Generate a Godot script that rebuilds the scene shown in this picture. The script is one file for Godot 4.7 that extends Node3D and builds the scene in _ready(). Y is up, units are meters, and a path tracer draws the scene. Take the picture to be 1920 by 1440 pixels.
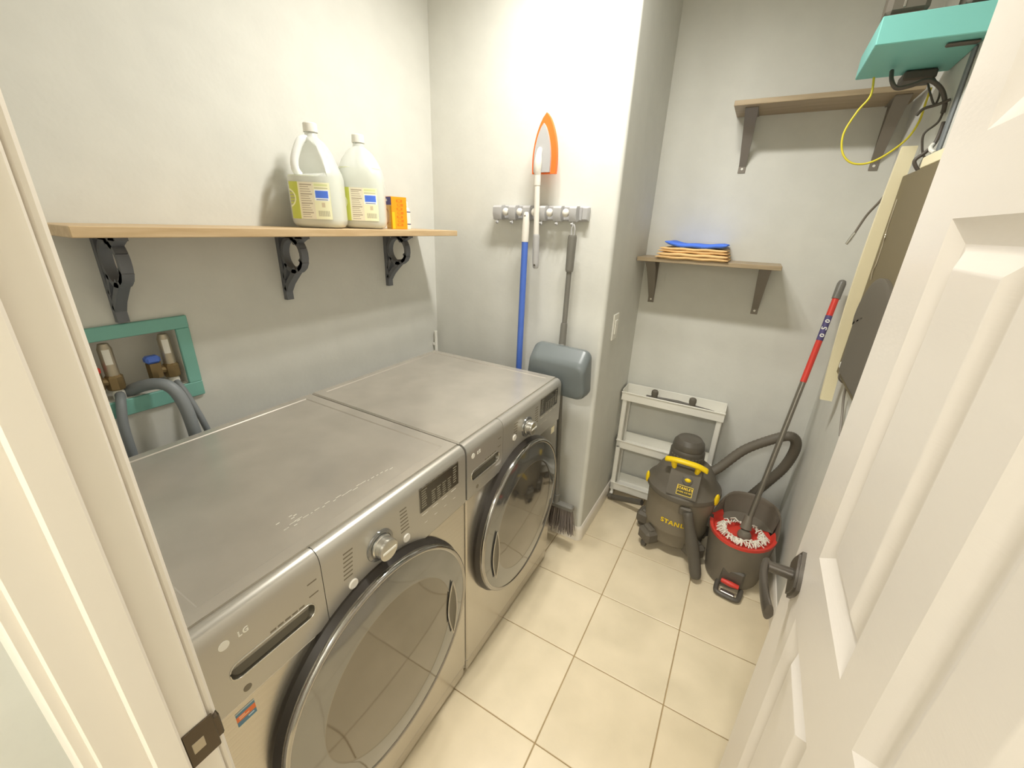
extends Node3D
# Laundry room: x runs from the shelf wall (0) to the door side, y up, z towards the doorway.

const XC := 0.939     # outer corner of the bump-out wall
const ZA := -0.609    # alcove back wall
const XR := 1.85      # right wall
const ZD := 1.625     # doorway wall, room side
const ZH := 1.729     # doorway wall, hall side
const CEIL := 2.74

var used := {}
var M := {}

# ------------------------------------------------------------------ mesh builder
class MB:
	var v := PackedVector3Array()
	var uv := PackedVector2Array()
	var xf := Transform3D.IDENTITY

	func tri(a: Vector3, b: Vector3, c: Vector3, ua := Vector2.ZERO, ub := Vector2.ZERO, uc := Vector2.ZERO):
		v.append(xf * a); v.append(xf * c); v.append(xf * b)
		uv.append(ua); uv.append(uc); uv.append(ub)

	func quad(a: Vector3, b: Vector3, c: Vector3, d: Vector3):
		tri(a, b, c, Vector2(0, 1), Vector2(1, 1), Vector2(1, 0))
		tri(a, c, d, Vector2(0, 1), Vector2(1, 0), Vector2(0, 0))

	# quad turned so that its normal points along n
	func face(a: Vector3, b: Vector3, c: Vector3, d: Vector3, n: Vector3):
		if (b - a).cross(c - a).dot(n) >= 0.0:
			quad(a, b, c, d)
		else:
			tri(a, c, b, Vector2(0, 1), Vector2(1, 0), Vector2(1, 1))
			tri(a, d, c, Vector2(0, 1), Vector2(0, 0), Vector2(1, 0))

	func box(lo: Vector3, hi: Vector3, bv := 0.0):
		var c := (lo + hi) * 0.5
		var h := (hi - lo) * 0.5
		var b: float = min(bv, min(h.x, min(h.y, h.z)) * 0.9)
		if b <= 0.0:
			for ax in 3:
				for s in [-1.0, 1.0]:
					var n := Vector3.ZERO; n[ax] = s
					var u := Vector3.ZERO; u[(ax + 1) % 3] = h[(ax + 1) % 3]
					var w := Vector3.ZERO; w[(ax + 2) % 3] = h[(ax + 2) % 3]
					var o := c + n * h[ax]
					face(o - u - w, o + u - w, o + u + w, o - u + w, n)
			return
		var P := func(sx: float, sy: float, sz: float, ax: int) -> Vector3:
			var q := Vector3(sx * (h.x - b), sy * (h.y - b), sz * (h.z - b))
			q[ax] = [sx, sy, sz][ax] * h[ax]
			return c + q
		for ax in 3:
			var i := (ax + 1) % 3
			var j := (ax + 2) % 3
			for s in [-1.0, 1.0]:
				var n := Vector3.ZERO; n[ax] = s
				var q := []
				for st in [[-1, -1], [1, -1], [1, 1], [-1, 1]]:
					var sg := Vector3.ZERO; sg[ax] = s; sg[i] = st[0]; sg[j] = st[1]
					q.append(P.call(sg.x, sg.y, sg.z, ax))
				face(q[0], q[1], q[2], q[3], n)
			# edges running along ax
			for si in [-1.0, 1.0]:
				for sj in [-1.0, 1.0]:
					var n2 := Vector3.ZERO; n2[i] = si; n2[j] = sj
					var e := []
					for sa in [-1.0, 1.0]:
						var sg := Vector3.ZERO; sg[ax] = sa; sg[i] = si; sg[j] = sj
						e.append(P.call(sg.x, sg.y, sg.z, i)); e.append(P.call(sg.x, sg.y, sg.z, j))
					face(e[0], e[1], e[3], e[2], n2)
		for sx in [-1.0, 1.0]:
			for sy in [-1.0, 1.0]:
				for sz in [-1.0, 1.0]:
					var a: Vector3 = P.call(sx, sy, sz, 0)
					var d: Vector3 = P.call(sx, sy, sz, 1)
					var e2: Vector3 = P.call(sx, sy, sz, 2)
					if (d - a).cross(e2 - a).dot(Vector3(sx, sy, sz)) >= 0: tri(a, d, e2)
					else: tri(a, e2, d)

	# profile of (radius, height) turned round local y
	func lathe(prof: Array, seg := 32, sx := 1.0, sz := 1.0):
		for i in prof.size() - 1:
			var p: Vector2 = prof[i]
			var q: Vector2 = prof[i + 1]
			for k in seg:
				var a := TAU * k / seg
				var b := TAU * (k + 1) / seg
				var A := Vector3(cos(a) * p.x * sx, p.y, sin(a) * p.x * sz)
				var B := Vector3(cos(b) * p.x * sx, p.y, sin(b) * p.x * sz)
				var C := Vector3(cos(b) * q.x * sx, q.y, sin(b) * q.x * sz)
				var D := Vector3(cos(a) * q.x * sx, q.y, sin(a) * q.x * sz)
				if q.x > 0.00001: tri(A, D, C)
				if p.x > 0.00001: tri(A, C, B)

	func tube(pts: Array, rad, seg := 10, caps := true):
		var n := pts.size()
		var t0: Vector3 = (pts[1] - pts[0]).normalized()
		var up := Vector3.UP if absf(t0.y) < 0.9 else Vector3.RIGHT
		var nx := t0.cross(up).normalized()
		var rings := []
		for i in n:
			var t: Vector3
			if i == 0: t = t0
			elif i == n - 1: t = (pts[n - 1] - pts[n - 2]).normalized()
			else: t = (pts[i + 1] - pts[i - 1]).normalized()
			nx = (nx - t * nx.dot(t)).normalized()
			var ny := t.cross(nx)
			var r: float = rad[i] if rad is Array else rad
			var ring := []
			for k in seg:
				var a := TAU * k / seg
				ring.append(pts[i] + (nx * cos(a) + ny * sin(a)) * r)
			rings.append(ring)
		loft(rings, caps)

	# closed loops joined one to the next
	func loft(rings: Array, caps := true, flip := false):
		for i in rings.size() - 1:
			var A: Array = rings[i]
			var B: Array = rings[i + 1]
			var m := A.size()
			for k in m:
				var k2 := (k + 1) % m
				if flip: quad(A[k], B[k], B[k2], A[k2])
				else: quad(A[k], A[k2], B[k2], B[k])
		if caps:
			for e in [0, rings.size() - 1]:
				var R: Array = rings[e]
				var c := Vector3.ZERO
				for q in R: c += q
				c /= R.size()
				for k in R.size():
					var k2 := (k + 1) % R.size()
					if (e == 0) != flip: tri(c, R[k2], R[k])
					else: tri(c, R[k], R[k2])

	# polygon in local xy, extruded along z from z0 to z1
	func prism(poly: PackedVector2Array, z0: float, z1: float):
		var pl := poly
		if Geometry2D.is_polygon_clockwise(pl):
			pl = poly.duplicate(); pl.reverse()
		var idx := Geometry2D.triangulate_polygon(pl)
		for i in range(0, idx.size(), 3):
			var a := pl[idx[i]]; var b := pl[idx[i + 1]]; var c := pl[idx[i + 2]]
			if (b - a).cross(c - a) < 0.0:
				var tmp := b; b = c; c = tmp
			tri(Vector3(a.x, a.y, z1), Vector3(b.x, b.y, z1), Vector3(c.x, c.y, z1))
			tri(Vector3(a.x, a.y, z0), Vector3(c.x, c.y, z0), Vector3(b.x, b.y, z0))
		for i in pl.size():
			var a := pl[i]; var b := pl[(i + 1) % pl.size()]
			quad(Vector3(a.x, a.y, z0), Vector3(b.x, b.y, z0), Vector3(b.x, b.y, z1), Vector3(a.x, a.y, z1))

	# open line in local xy, given a width and extruded along z
	func strip(line: Array, w, z0: float, z1: float):
		var l := []
		var r := []
		for i in line.size():
			var t: Vector2
			if i == 0: t = line[1] - line[0]
			elif i == line.size() - 1: t = line[i] - line[i - 1]
			else: t = line[i + 1] - line[i - 1]
			t = t.normalized()
			var ww: float = w[i] if w is Array else w
			var nn := Vector2(-t.y, t.x) * ww * 0.5
			l.append(line[i] + nn); r.append(line[i] - nn)
		for i in line.size() - 1:
			prism(PackedVector2Array([l[i], r[i], r[i + 1], l[i + 1]]), z0, z1)

	func ball(c: Vector3, r: Vector3, seg := 20, rows := 12):
		for i in rows:
			var a := PI * i / rows - PI / 2
			var b := PI * (i + 1) / rows - PI / 2
			for k in seg:
				var s := TAU * k / seg
				var t := TAU * (k + 1) / seg
				var A := c + Vector3(cos(a) * cos(s), sin(a), cos(a) * sin(s)) * r
				var B := c + Vector3(cos(a) * cos(t), sin(a), cos(a) * sin(t)) * r
				var C := c + Vector3(cos(b) * cos(t), sin(b), cos(b) * sin(t)) * r
				var D := c + Vector3(cos(b) * cos(s), sin(b), cos(b) * sin(s)) * r
				if i < rows - 1: tri(A, D, C)
				if i > 0: tri(A, C, B)

	func mesh(crease := 42.0) -> ArrayMesh:
		var lim := cos(deg_to_rad(crease))
		var nt := v.size() / 3
		var fn := PackedVector3Array(); fn.resize(nt)
		var near := {}
		for t in nt:
			var n := (v[t * 3 + 2] - v[t * 3]).cross(v[t * 3 + 1] - v[t * 3])
			fn[t] = n
			for k in 3:
				var key := Vector3i((v[t * 3 + k] * 20000.0).round())
				if near.has(key): near[key].append(t)
				else: near[key] = [t]
		var nn := PackedVector3Array(); nn.resize(v.size())
		for t in nt:
			var f := fn[t].normalized()
			for k in 3:
				var key := Vector3i((v[t * 3 + k] * 20000.0).round())
				var s := Vector3.ZERO
				for o in near[key]:
					var g: Vector3 = fn[o]
					if g.normalized().dot(f) >= lim: s += g
				if s.length_squared() < 1e-24: s = f if f.length_squared() > 0 else Vector3.UP
				nn[t * 3 + k] = s.normalized()
		var arr := []
		arr.resize(Mesh.ARRAY_MAX)
		arr[Mesh.ARRAY_VERTEX] = v; arr[Mesh.ARRAY_NORMAL] = nn; arr[Mesh.ARRAY_TEX_UV] = uv
		var m := ArrayMesh.new()
		m.add_surface_from_arrays(Mesh.PRIMITIVE_TRIANGLES, arr)
		return m

# ------------------------------------------------------------------ scene helpers
func numbered(n: String) -> String:
	if not used.has(n):
		used[n] = 0
		return n
	used[n] += 1
	return "%s_%03d" % [n, used[n]]

func thing(called: String, label: String, category: String, at := Vector3.ZERO, group := "") -> Node3D:
	var o := Node3D.new()
	o.name = numbered(called)
	add_child(o)
	o.position = at
	tag(o, label, category, group)
	return o

func tag(o: Node, label: String, category: String, group := ""):
	o.set_meta("label", label)
	o.set_meta("category", category)
	if group != "": o.set_meta("group", group)

# One mesh, written in room coordinates, as a part of its parent.
func part(called: String, mb: MB, m: Material, parent: Node3D, crease := 42.0, label := "") -> MeshInstance3D:
	var o := MeshInstance3D.new()
	var off := Vector3.ZERO
	var q: Node = parent
	while q != self and q is Node3D:
		off += q.position
		q = q.get_parent()
	if off != Vector3.ZERO:
		for i in mb.v.size(): mb.v[i] -= off
	o.mesh = mb.mesh(crease)
	o.material_override = m
	o.name = numbered(called) if parent == self else called
	parent.add_child(o, true)
	if label != "": o.set_meta("label", label)
	return o

func shape(called: String, mesh: Mesh, m: Material, parent: Node3D, at: Vector3) -> MeshInstance3D:
	var o := MeshInstance3D.new()
	o.mesh = mesh; o.material_override = m; o.name = called
	parent.add_child(o, true)
	o.position = at
	return o

func struct(called: String, mb: MB, m: Material, label: String, category: String, crease := 42.0) -> MeshInstance3D:
	var o := part(called, mb, m, self, crease)
	o.set_meta("kind", "structure")
	tag(o, label, category)
	return o

func smooth(pts: Array, per := 8) -> Array:
	var c := Curve3D.new()
	for i in pts.size():
		var p: Vector3 = pts[i]
		var a: Vector3 = pts[max(i - 1, 0)]
		var b: Vector3 = pts[min(i + 1, pts.size() - 1)]
		var t := (b - a) / 6.0
		c.add_point(p, -t, t)
	var out := []
	for i in pts.size() - 1:
		for k in per: out.append(c.sample(i, float(k) / per))
	out.append(pts[-1])
	return out

# local y -> dir
func aim(at: Vector3, dir: Vector3) -> Transform3D:
	var y := dir.normalized()
	var ref := Vector3.UP if absf(y.y) < 0.9 else Vector3.FORWARD
	var x := ref.cross(y).normalized()
	return Transform3D(Basis(x, y, x.cross(y)), at)

func along_x(at: Vector3) -> Transform3D:
	return Transform3D(Basis(Vector3(0, 1, 0), Vector3(1, 0, 0), Vector3(0, 0, -1)), at)

func lettering(s: String, size: float, depth := 0.0012) -> ArrayMesh:
	var t := TextMesh.new()
	var f := SystemFont.new()
	f.font_names = PackedStringArray(["Droid Sans"])
	f.font_weight = 700
	t.font = f
	t.text = s
	t.font_size = 64
	t.pixel_size = size / 64.0
	t.depth = depth
	var out := ArrayMesh.new()
	out.add_surface_from_arrays(Mesh.PRIMITIVE_TRIANGLES, t.get_mesh_arrays())
	return out

# ------------------------------------------------------------------ materials
func pm(c: Color, rough := 0.6, metal := 0.0, spec := 0.5) -> StandardMaterial3D:
	var m := StandardMaterial3D.new()
	m.albedo_color = c
	m.roughness = rough
	m.metallic = metal
	m.metallic_specular = spec
	return m

func noise_img(w: int, h: int, seed_: int, freq: float, oct := 4) -> Image:
	var n := FastNoiseLite.new()
	n.seed = seed_
	n.noise_type = FastNoiseLite.TYPE_SIMPLEX_SMOOTH
	n.frequency = freq
	n.fractal_octaves = oct
	return n.get_seamless_image(w, h)

func tone_tex(w: int, h: int, seed_: int, freq: float, a: Color, b: Color, oct := 4) -> ImageTexture:
	var src := noise_img(w, h, seed_, freq, oct)
	var im := Image.create(w, h, false, Image.FORMAT_RGB8)
	for y in h:
		for x in w:
			im.set_pixel(x, y, a.lerp(b, src.get_pixel(x, y).r))
	return ImageTexture.create_from_image(im)

func bump_tex(w: int, h: int, seed_: int, freq: float, k: float) -> ImageTexture:
	var im := noise_img(w, h, seed_, freq, 3)
	im.convert(Image.FORMAT_RGBA8)
	im.bump_map_to_normal_map(k)
	return ImageTexture.create_from_image(im)

func world_tex(m: StandardMaterial3D, sc: Vector3):
	m.uv1_triplanar = true
	m.uv1_world_triplanar = true
	m.uv1_scale = sc

func make_materials():
	# painted, lightly textured drywall
	var wall := pm(Color(0.86, 0.857, 0.825), 0.75)
	wall.albedo_texture = tone_tex(128, 128, 3, 0.02, Color(0.975, 0.975, 0.975), Color(1, 1, 1))
	wall.normal_enabled = true
	wall.normal_texture = bump_tex(256, 256, 5, 0.07, 2.0)
	wall.normal_scale = 0.07
	world_tex(wall, Vector3.ONE * 2.2)
	M.wall = wall
	M.ceiling = pm(Color(0.93, 0.92, 0.89), 0.9)
	var tr := pm(Color(0.93, 0.90, 0.85), 0.32)
	M.trim = tr
	var dr := pm(Color(0.93, 0.90, 0.86), 0.3)
	dr.normal_enabled = true
	dr.normal_texture = bump_tex(256, 256, 21, 0.05, 1.6)
	dr.normal_scale = 0.16
	world_tex(dr, Vector3(1.4, 16.0, 1.4))
	M.door = dr
	# ceramic tile: cream with soft mottling in the glaze
	M.tile = []
	for i in 3:
		var t := pm(Color(0.93 - 0.008 * i, 0.87 - 0.01 * i, 0.75 - 0.012 * i), 0.3)
		t.albedo_texture = tone_tex(256, 256, 31 + i, 0.011, Color(0.93, 0.93, 0.92), Color(1, 1, 1), 5)
		t.normal_enabled = true
		t.normal_texture = bump_tex(256, 256, 41, 0.03, 1.5)
		t.normal_scale = 0.07
		world_tex(t, Vector3.ONE * 1.1)
		M.tile.append(t)
	var gr := pm(Color(0.66, 0.57, 0.42), 0.9)
	M.grout = gr
	# wood-print shelf board, grain along z (left) and along x (alcove)
	for k in ["oak_z", "oak_x", "grey_oak"]:
		var w := pm(Color(1, 1, 1), 0.45)
		var a := Color(0.74, 0.625, 0.465)
		var b := Color(0.82, 0.72, 0.565)
		if k == "grey_oak":
			a = Color(0.60, 0.53, 0.42); b = Color(0.69, 0.615, 0.50)
		w.albedo_texture = tone_tex(256, 256, 51, 0.02, a, b, 5)
		world_tex(w, Vector3(9, 9, 0.8) if k == "oak_z" else Vector3(0.8, 9, 9))
		M[k] = w
	# appliance finishes
	var lid := pm(Color(0.76, 0.735, 0.69), 0.27, 0.45)
	lid.albedo_texture = tone_tex(256, 256, 61, 0.012, Color(0.94, 0.94, 0.94), Color(1, 1, 1), 4)
	world_tex(lid, Vector3.ONE * 1.5)
	M.lid = lid
	var steel := pm(Color(0.79, 0.77, 0.735), 0.24, 0.9)
	steel.albedo_texture = tone_tex(256, 256, 63, 0.02, Color(0.95, 0.95, 0.95), Color(1, 1, 1), 3)
	world_tex(steel, Vector3(2, 60, 2))
	M.steel = steel
	M.panel = pm(Color(0.735, 0.72, 0.685), 0.3, 0.6)
	M.chrome = pm(Color(0.66, 0.65, 0.635), 0.1, 1.0)
	M.satin = pm(Color(0.80, 0.79, 0.76), 0.25, 0.9)
	M.gasket = pm(Color(0.20, 0.18, 0.16), 0.35, 0.3)
	M.bezel = pm(Color(0.58, 0.58, 0.57), 0.08, 0.75)
	M.glass = pm(Color(0.54, 0.525, 0.495), 0.06, 0.8)
	M.pocket = pm(Color(0.42, 0.40, 0.35), 0.35, 0.5)
	M.print = pm(Color(0.47, 0.435, 0.37), 0.6)
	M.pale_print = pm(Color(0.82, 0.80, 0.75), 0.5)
	# plastics, metals, cloth
	M.black = pm(Color(0.355, 0.335, 0.30), 0.42)
	M.black_soft = pm(Color(0.40, 0.375, 0.33), 0.6)
	M.vac_body = pm(Color(0.51, 0.475, 0.41), 0.5)
	M.iron = pm(Color(0.44, 0.45, 0.47), 0.55, 0.2)
	M.bracket = pm(Color(0.53, 0.50, 0.46), 0.5, 0.1)
	M.yellow = pm(Color(0.97, 0.83, 0.06), 0.4)
	M.red = pm(Color(0.86, 0.26, 0.21), 0.4)
	M.white = pm(Color(0.93, 0.92, 0.88), 0.4)
	M.white_pole = pm(Color(0.90, 0.88, 0.84), 0.35)
	M.grey_plastic = pm(Color(0.70, 0.695, 0.69), 0.4)
	M.pan_grey = pm(Color(0.42, 0.445, 0.445), 0.36)
	M.pole_grey = pm(Color(0.46, 0.45, 0.42), 0.4)
	M.bucket = pm(Color(0.47, 0.44, 0.39), 0.45)
	M.mop_pole = pm(Color(0.52, 0.50, 0.46), 0.3, 0.6)
	M.blue = pm(Color(0.31, 0.45, 0.80), 0.4)
	M.violet = pm(Color(0.33, 0.30, 0.48), 0.45)
	M.orange = pm(Color(0.98, 0.455, 0.16), 0.55)
	M.teal = pm(Color(0.49, 0.72, 0.67), 0.5)
	M.teal_bright = pm(Color(0.50, 0.785, 0.755), 0.5)
	M.brass = pm(Color(0.56, 0.48, 0.34), 0.4, 0.6)
	M.pipe = pm(Color(0.72, 0.68, 0.60), 0.35, 0.6)
	M.rubber_grey = pm(Color(0.50, 0.52, 0.53), 0.5)
	M.cream = pm(Color(0.95, 0.91, 0.77), 0.6)
	M.hardboard = pm(Color(0.47, 0.425, 0.32), 0.7)
	M.cable_black = pm(Color(0.34, 0.31, 0.28), 0.5)
	M.cable_yellow = pm(Color(0.90, 0.84, 0.25), 0.45)
	M.bristle = pm(Color(0.50, 0.46, 0.43), 0.8)
	M.mop_fibre = pm(Color(0.93, 0.91, 0.85), 0.9)
	var tan_ := pm(Color(0.92, 0.765, 0.54), 0.95)
	tan_.normal_enabled = true
	tan_.normal_texture = bump_tex(128, 128, 71, 0.2, 2.0)
	tan_.normal_scale = 0.5
	world_tex(tan_, Vector3.ONE * 12.0)
	M.tan = tan_
	var bc := tan_.duplicate()
	bc.albedo_color = Color(0.33, 0.50, 0.93)
	M.blue_cloth = bc
	M.handle_black = pm(Color(0.34, 0.315, 0.28), 0.35, 0.3)
	M.plate_bronze = pm(Color(0.36, 0.315, 0.26), 0.35, 0.7)
	var jug := pm(Color(0.94, 0.95, 0.93, 0.55), 0.25)
	jug.transparency = BaseMaterial3D.TRANSPARENCY_ALPHA
	M.jug = jug
	M.jug_solid = pm(Color(0.95, 0.955, 0.94), 0.3)
	M.jug_solid.backlight_enabled = true
	M.jug_solid.backlight = Color(0.35, 0.35, 0.33)
	M.liquid = pm(Color(0.90, 0.91, 0.80), 0.3)
	M.liquid.backlight_enabled = true
	M.liquid.backlight = Color(0.3, 0.3, 0.25)
	var lamp := pm(Color(1, 0.97, 0.9), 0.4)
	lamp.emission_enabled = true
	lamp.emission = Color(1.0, 0.955, 0.87)
	lamp.emission_energy_multiplier = 4.0
	M.lamp = lamp

# ------------------------------------------------------------------ start
func _ready():
	var cam := Camera3D.new()
	cam.name = "camera"
	cam.position = Vector3(1.4645, 1.5802, 1.7472)
	cam.rotation = Vector3(-0.3693, 0.5091, 0.0388)
	cam.fov = 85.98
	cam.near = 0.01
	add_child(cam)
	cam.current = true
	var we := WorldEnvironment.new()
	we.name = "environment"
	var env := Environment.new()
	env.background_mode = Environment.BG_COLOR
	env.background_color = Color(0.02, 0.02, 0.02)
	env.tonemap_mode = Environment.TONE_MAPPER_LINEAR
	env.tonemap_exposure = 1.2
	env.sdfgi_enabled = true
	env.ssao_enabled = true
	env.ssil_enabled = true
	we.environment = env
	add_child(we)

	make_materials()
	ceiling_lamp("ceiling_light", Vector3(0.92, CEIL, 0.46), 3.25, [-0.18, 0.0, 0.18], "three-lamp white ceiling light above the washer and dryer")
	ceiling_lamp("hall_fill_light", Vector3(1.30, CEIL, 3.05), 4.8, [-0.09, 0.09], "unseen two-lamp white ceiling light added in the hall to fill the lower room")  # unseen lamp, added to brighten door, jamb and lower room through the doorway

	build_floor()
	build_walls()
	build_trim()
	build_door()
	washer(ZW0, true)
	washer(ZD0, false)
	long_shelf()
	alcove_shelf("low")
	alcove_shelf("high")
	outlet_box()
	vacuum()
	mop_bucket()
	spin_mop()
	cart()
	teal_shelf()
	wiring_panel()
	jugs()
	rack()
	tools()
	small_things()

func ceiling_lamp(called: String, at: Vector3, energy: float, spots: Array, label: String):
	var t := thing(called, label, "ceiling light", at)
	var half: float = 0.09 + spots[-1]
	var b := MB.new()
	b.box(at + Vector3(-half - 0.03, -0.022, -0.10), at + Vector3(half + 0.03, 0.0, 0.10), 0.008)
	part("base_plate", b, M.white, t)
	for x in spots:
		b = MB.new()
		b.xf = Transform3D(Basis.IDENTITY, at + Vector3(x, 0, 0))
		b.lathe([Vector2(0.066, -0.044), Vector2(0.074, -0.046), Vector2(0.078, -0.040), Vector2(0.080, -0.020)], 40)
		var cup := part("lamp_cup", b, M.white, t)
		b = MB.new()
		b.xf = Transform3D(Basis.IDENTITY, at + Vector3(x, 0, 0))
		b.lathe([Vector2(0, -0.044), Vector2(0.04, -0.044), Vector2(0.067, -0.043)], 40)
		part("diffuser", b, M.lamp, cup, 60)
		var l := SpotLight3D.new()
		l.name = "downlight"
		l.light_color = Color(1.0, 0.99, 0.965)
		l.light_energy = energy / spots.size()
		l.light_size = 0.066
		l.spot_angle = 88.0
		l.spot_angle_attenuation = 0.95
		l.spot_range = 12.0
		l.spot_attenuation = 2.0
		l.shadow_enabled = true
		t.add_child(l, true)
		l.position = Vector3(x, -0.052, 0)
		l.rotation.x = -PI / 2

# ------------------------------------------------------------------ setting
const TS := 0.3418
const TX := 1.1625
const TZ := 0.617

func build_floor():
	var s := MB.new()
	s.box(Vector3(-0.12, -0.1, -0.72), Vector3(2.3, -0.004, 3.62))
	var f := struct("floor", s, M.grout, "cream square ceramic floor tiles with tan grout", "floor")
	var rng := RandomNumberGenerator.new()
	rng.seed = 11
	var x0 := -4
	for i in range(-4, 4):
		for j in range(-5, 10):
			var g := 0.0035
			var lo := Vector2(TX + i * TS + g * 0.5, TZ + j * TS + g * 0.5)
			var hi := lo + Vector2.ONE * (TS - g)
			lo.x = max(lo.x, 0.0); hi.x = min(hi.x, XR)
			lo.y = max(lo.y, ZA); hi.y = min(hi.y, 3.45)
			if hi.x - lo.x < 0.02 or hi.y - lo.y < 0.02: continue
			# the bump-out stands on the slab, not on the tiles
			if hi.y < 0.0 and hi.x < XC: continue
			if lo.y < 0.0 and lo.x < XC and hi.x <= XC: lo.y = 0.0
			if hi.y <= 0.0 and lo.x < XC: lo.x = XC
			var b := MB.new()
			b.box(Vector3(lo.x, -0.012, lo.y), Vector3(hi.x, 0.0, hi.y), 0.0016)
			part("tile", b, M.tile[rng.randi() % 3], f, 20)

func build_walls():
	# shelf wall with the opening of the plumbing box
	var b := MB.new()
	var oy := [1.065, 1.262]
	var oz := [1.188, 1.425]
	b.box(Vector3(-0.12, 0, 0), Vector3(0, oy[0], ZH))
	b.box(Vector3(-0.12, oy[1], 0), Vector3(0, CEIL, ZH))
	b.box(Vector3(-0.12, oy[0], 0), Vector3(0, oy[1], oz[0]))
	b.box(Vector3(-0.12, oy[0], oz[1]), Vector3(0, oy[1], ZH))
	b.box(Vector3(-0.14, oy[0], oz[0]), Vector3(-0.12, oy[1], oz[1]))
	struct("wall_left", b, M.wall, "grey painted wall behind the washer and dryer", "wall")
	# bump-out with a rounded outer corner
	b = MB.new()
	var pl := PackedVector2Array([Vector2(-0.12, -0.72), Vector2(XC, -0.72)])
	var r := 0.02
	for k in 7:
		var a := PI * 0.5 * k / 6.0
		pl.append(Vector2(XC - r + cos(a) * r, -r + sin(a) * r))
	pl.append(Vector2(-0.12, 0))
	b.xf = Transform3D(Basis(Vector3(1, 0, 0), Vector3(0, 0, 1), Vector3(0, -1, 0)), Vector3.ZERO)
	b.prism(pl, -CEIL, 0.0)
	struct("wall_back", b, M.wall, "grey wall with the tool rack, ending in a rounded outer corner", "wall")
	b = MB.new()
	b.box(Vector3(XC, 0, ZA - 0.11), Vector3(XR, CEIL, ZA))
	struct("wall_alcove", b, M.wall, "grey wall of the alcove carrying two small wooden shelves", "wall")
	b = MB.new()
	b.box(Vector3(XR, 0, ZA - 0.11), Vector3(XR + 0.1, CEIL, ZH))
	struct("wall_right", b, M.wall, "grey wall behind the open white door", "wall")
	b = MB.new()
	b.box(Vector3(0, 0, ZD), Vector3(0.90, CEIL, ZH))
	b.box(Vector3(0.90, 2.075, ZD), Vector3(1.72, CEIL, ZH))
	b.box(Vector3(1.72, 0, ZD), Vector3(XR, CEIL, ZH))
	struct("wall_front", b, M.wall, "grey wall around the laundry doorway", "wall")
	b = MB.new()
	b.box(Vector3(-0.12, CEIL, ZA - 0.11), Vector3(2.3, CEIL + 0.1, 3.62))
	struct("ceiling", b, M.ceiling, "white ceiling", "ceiling")
	b = MB.new()
	b.box(Vector3(0.62, 0, ZH), Vector3(0.72, CEIL, 3.5))
	struct("wall_hall_left", b, M.wall, "grey hall wall beside the left door casing", "wall")
	b = MB.new()
	b.box(Vector3(XR, 0, ZH), Vector3(XR + 0.1, CEIL, 3.5))
	struct("wall_hall_right", b, M.wall, "grey hall wall on the hinge side of the doorway", "wall")
	b = MB.new()
	b.box(Vector3(0.62, 0, 3.5), Vector3(XR + 0.1, CEIL, 3.6))
	struct("wall_hall_end", b, M.wall, "grey hall wall across from the laundry doorway", "wall")

func base_profile(b: MB, a: Vector3, c: Vector3, out: Vector3):
	# a moulded skirting board from a to c, standing off the wall along out
	var P := [Vector2(0, 0), Vector2(0.013, 0), Vector2(0.013, 0.062), Vector2(0.010, 0.074), Vector2(0.005, 0.082), Vector2(0, 0.083)]
	var R := []
	for e in [a, c]:
		var ring := []
		for p in P: ring.append(e + out * p.x + Vector3.UP * p.y)
		R.append(ring)
	b.loft(R, true)

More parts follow.
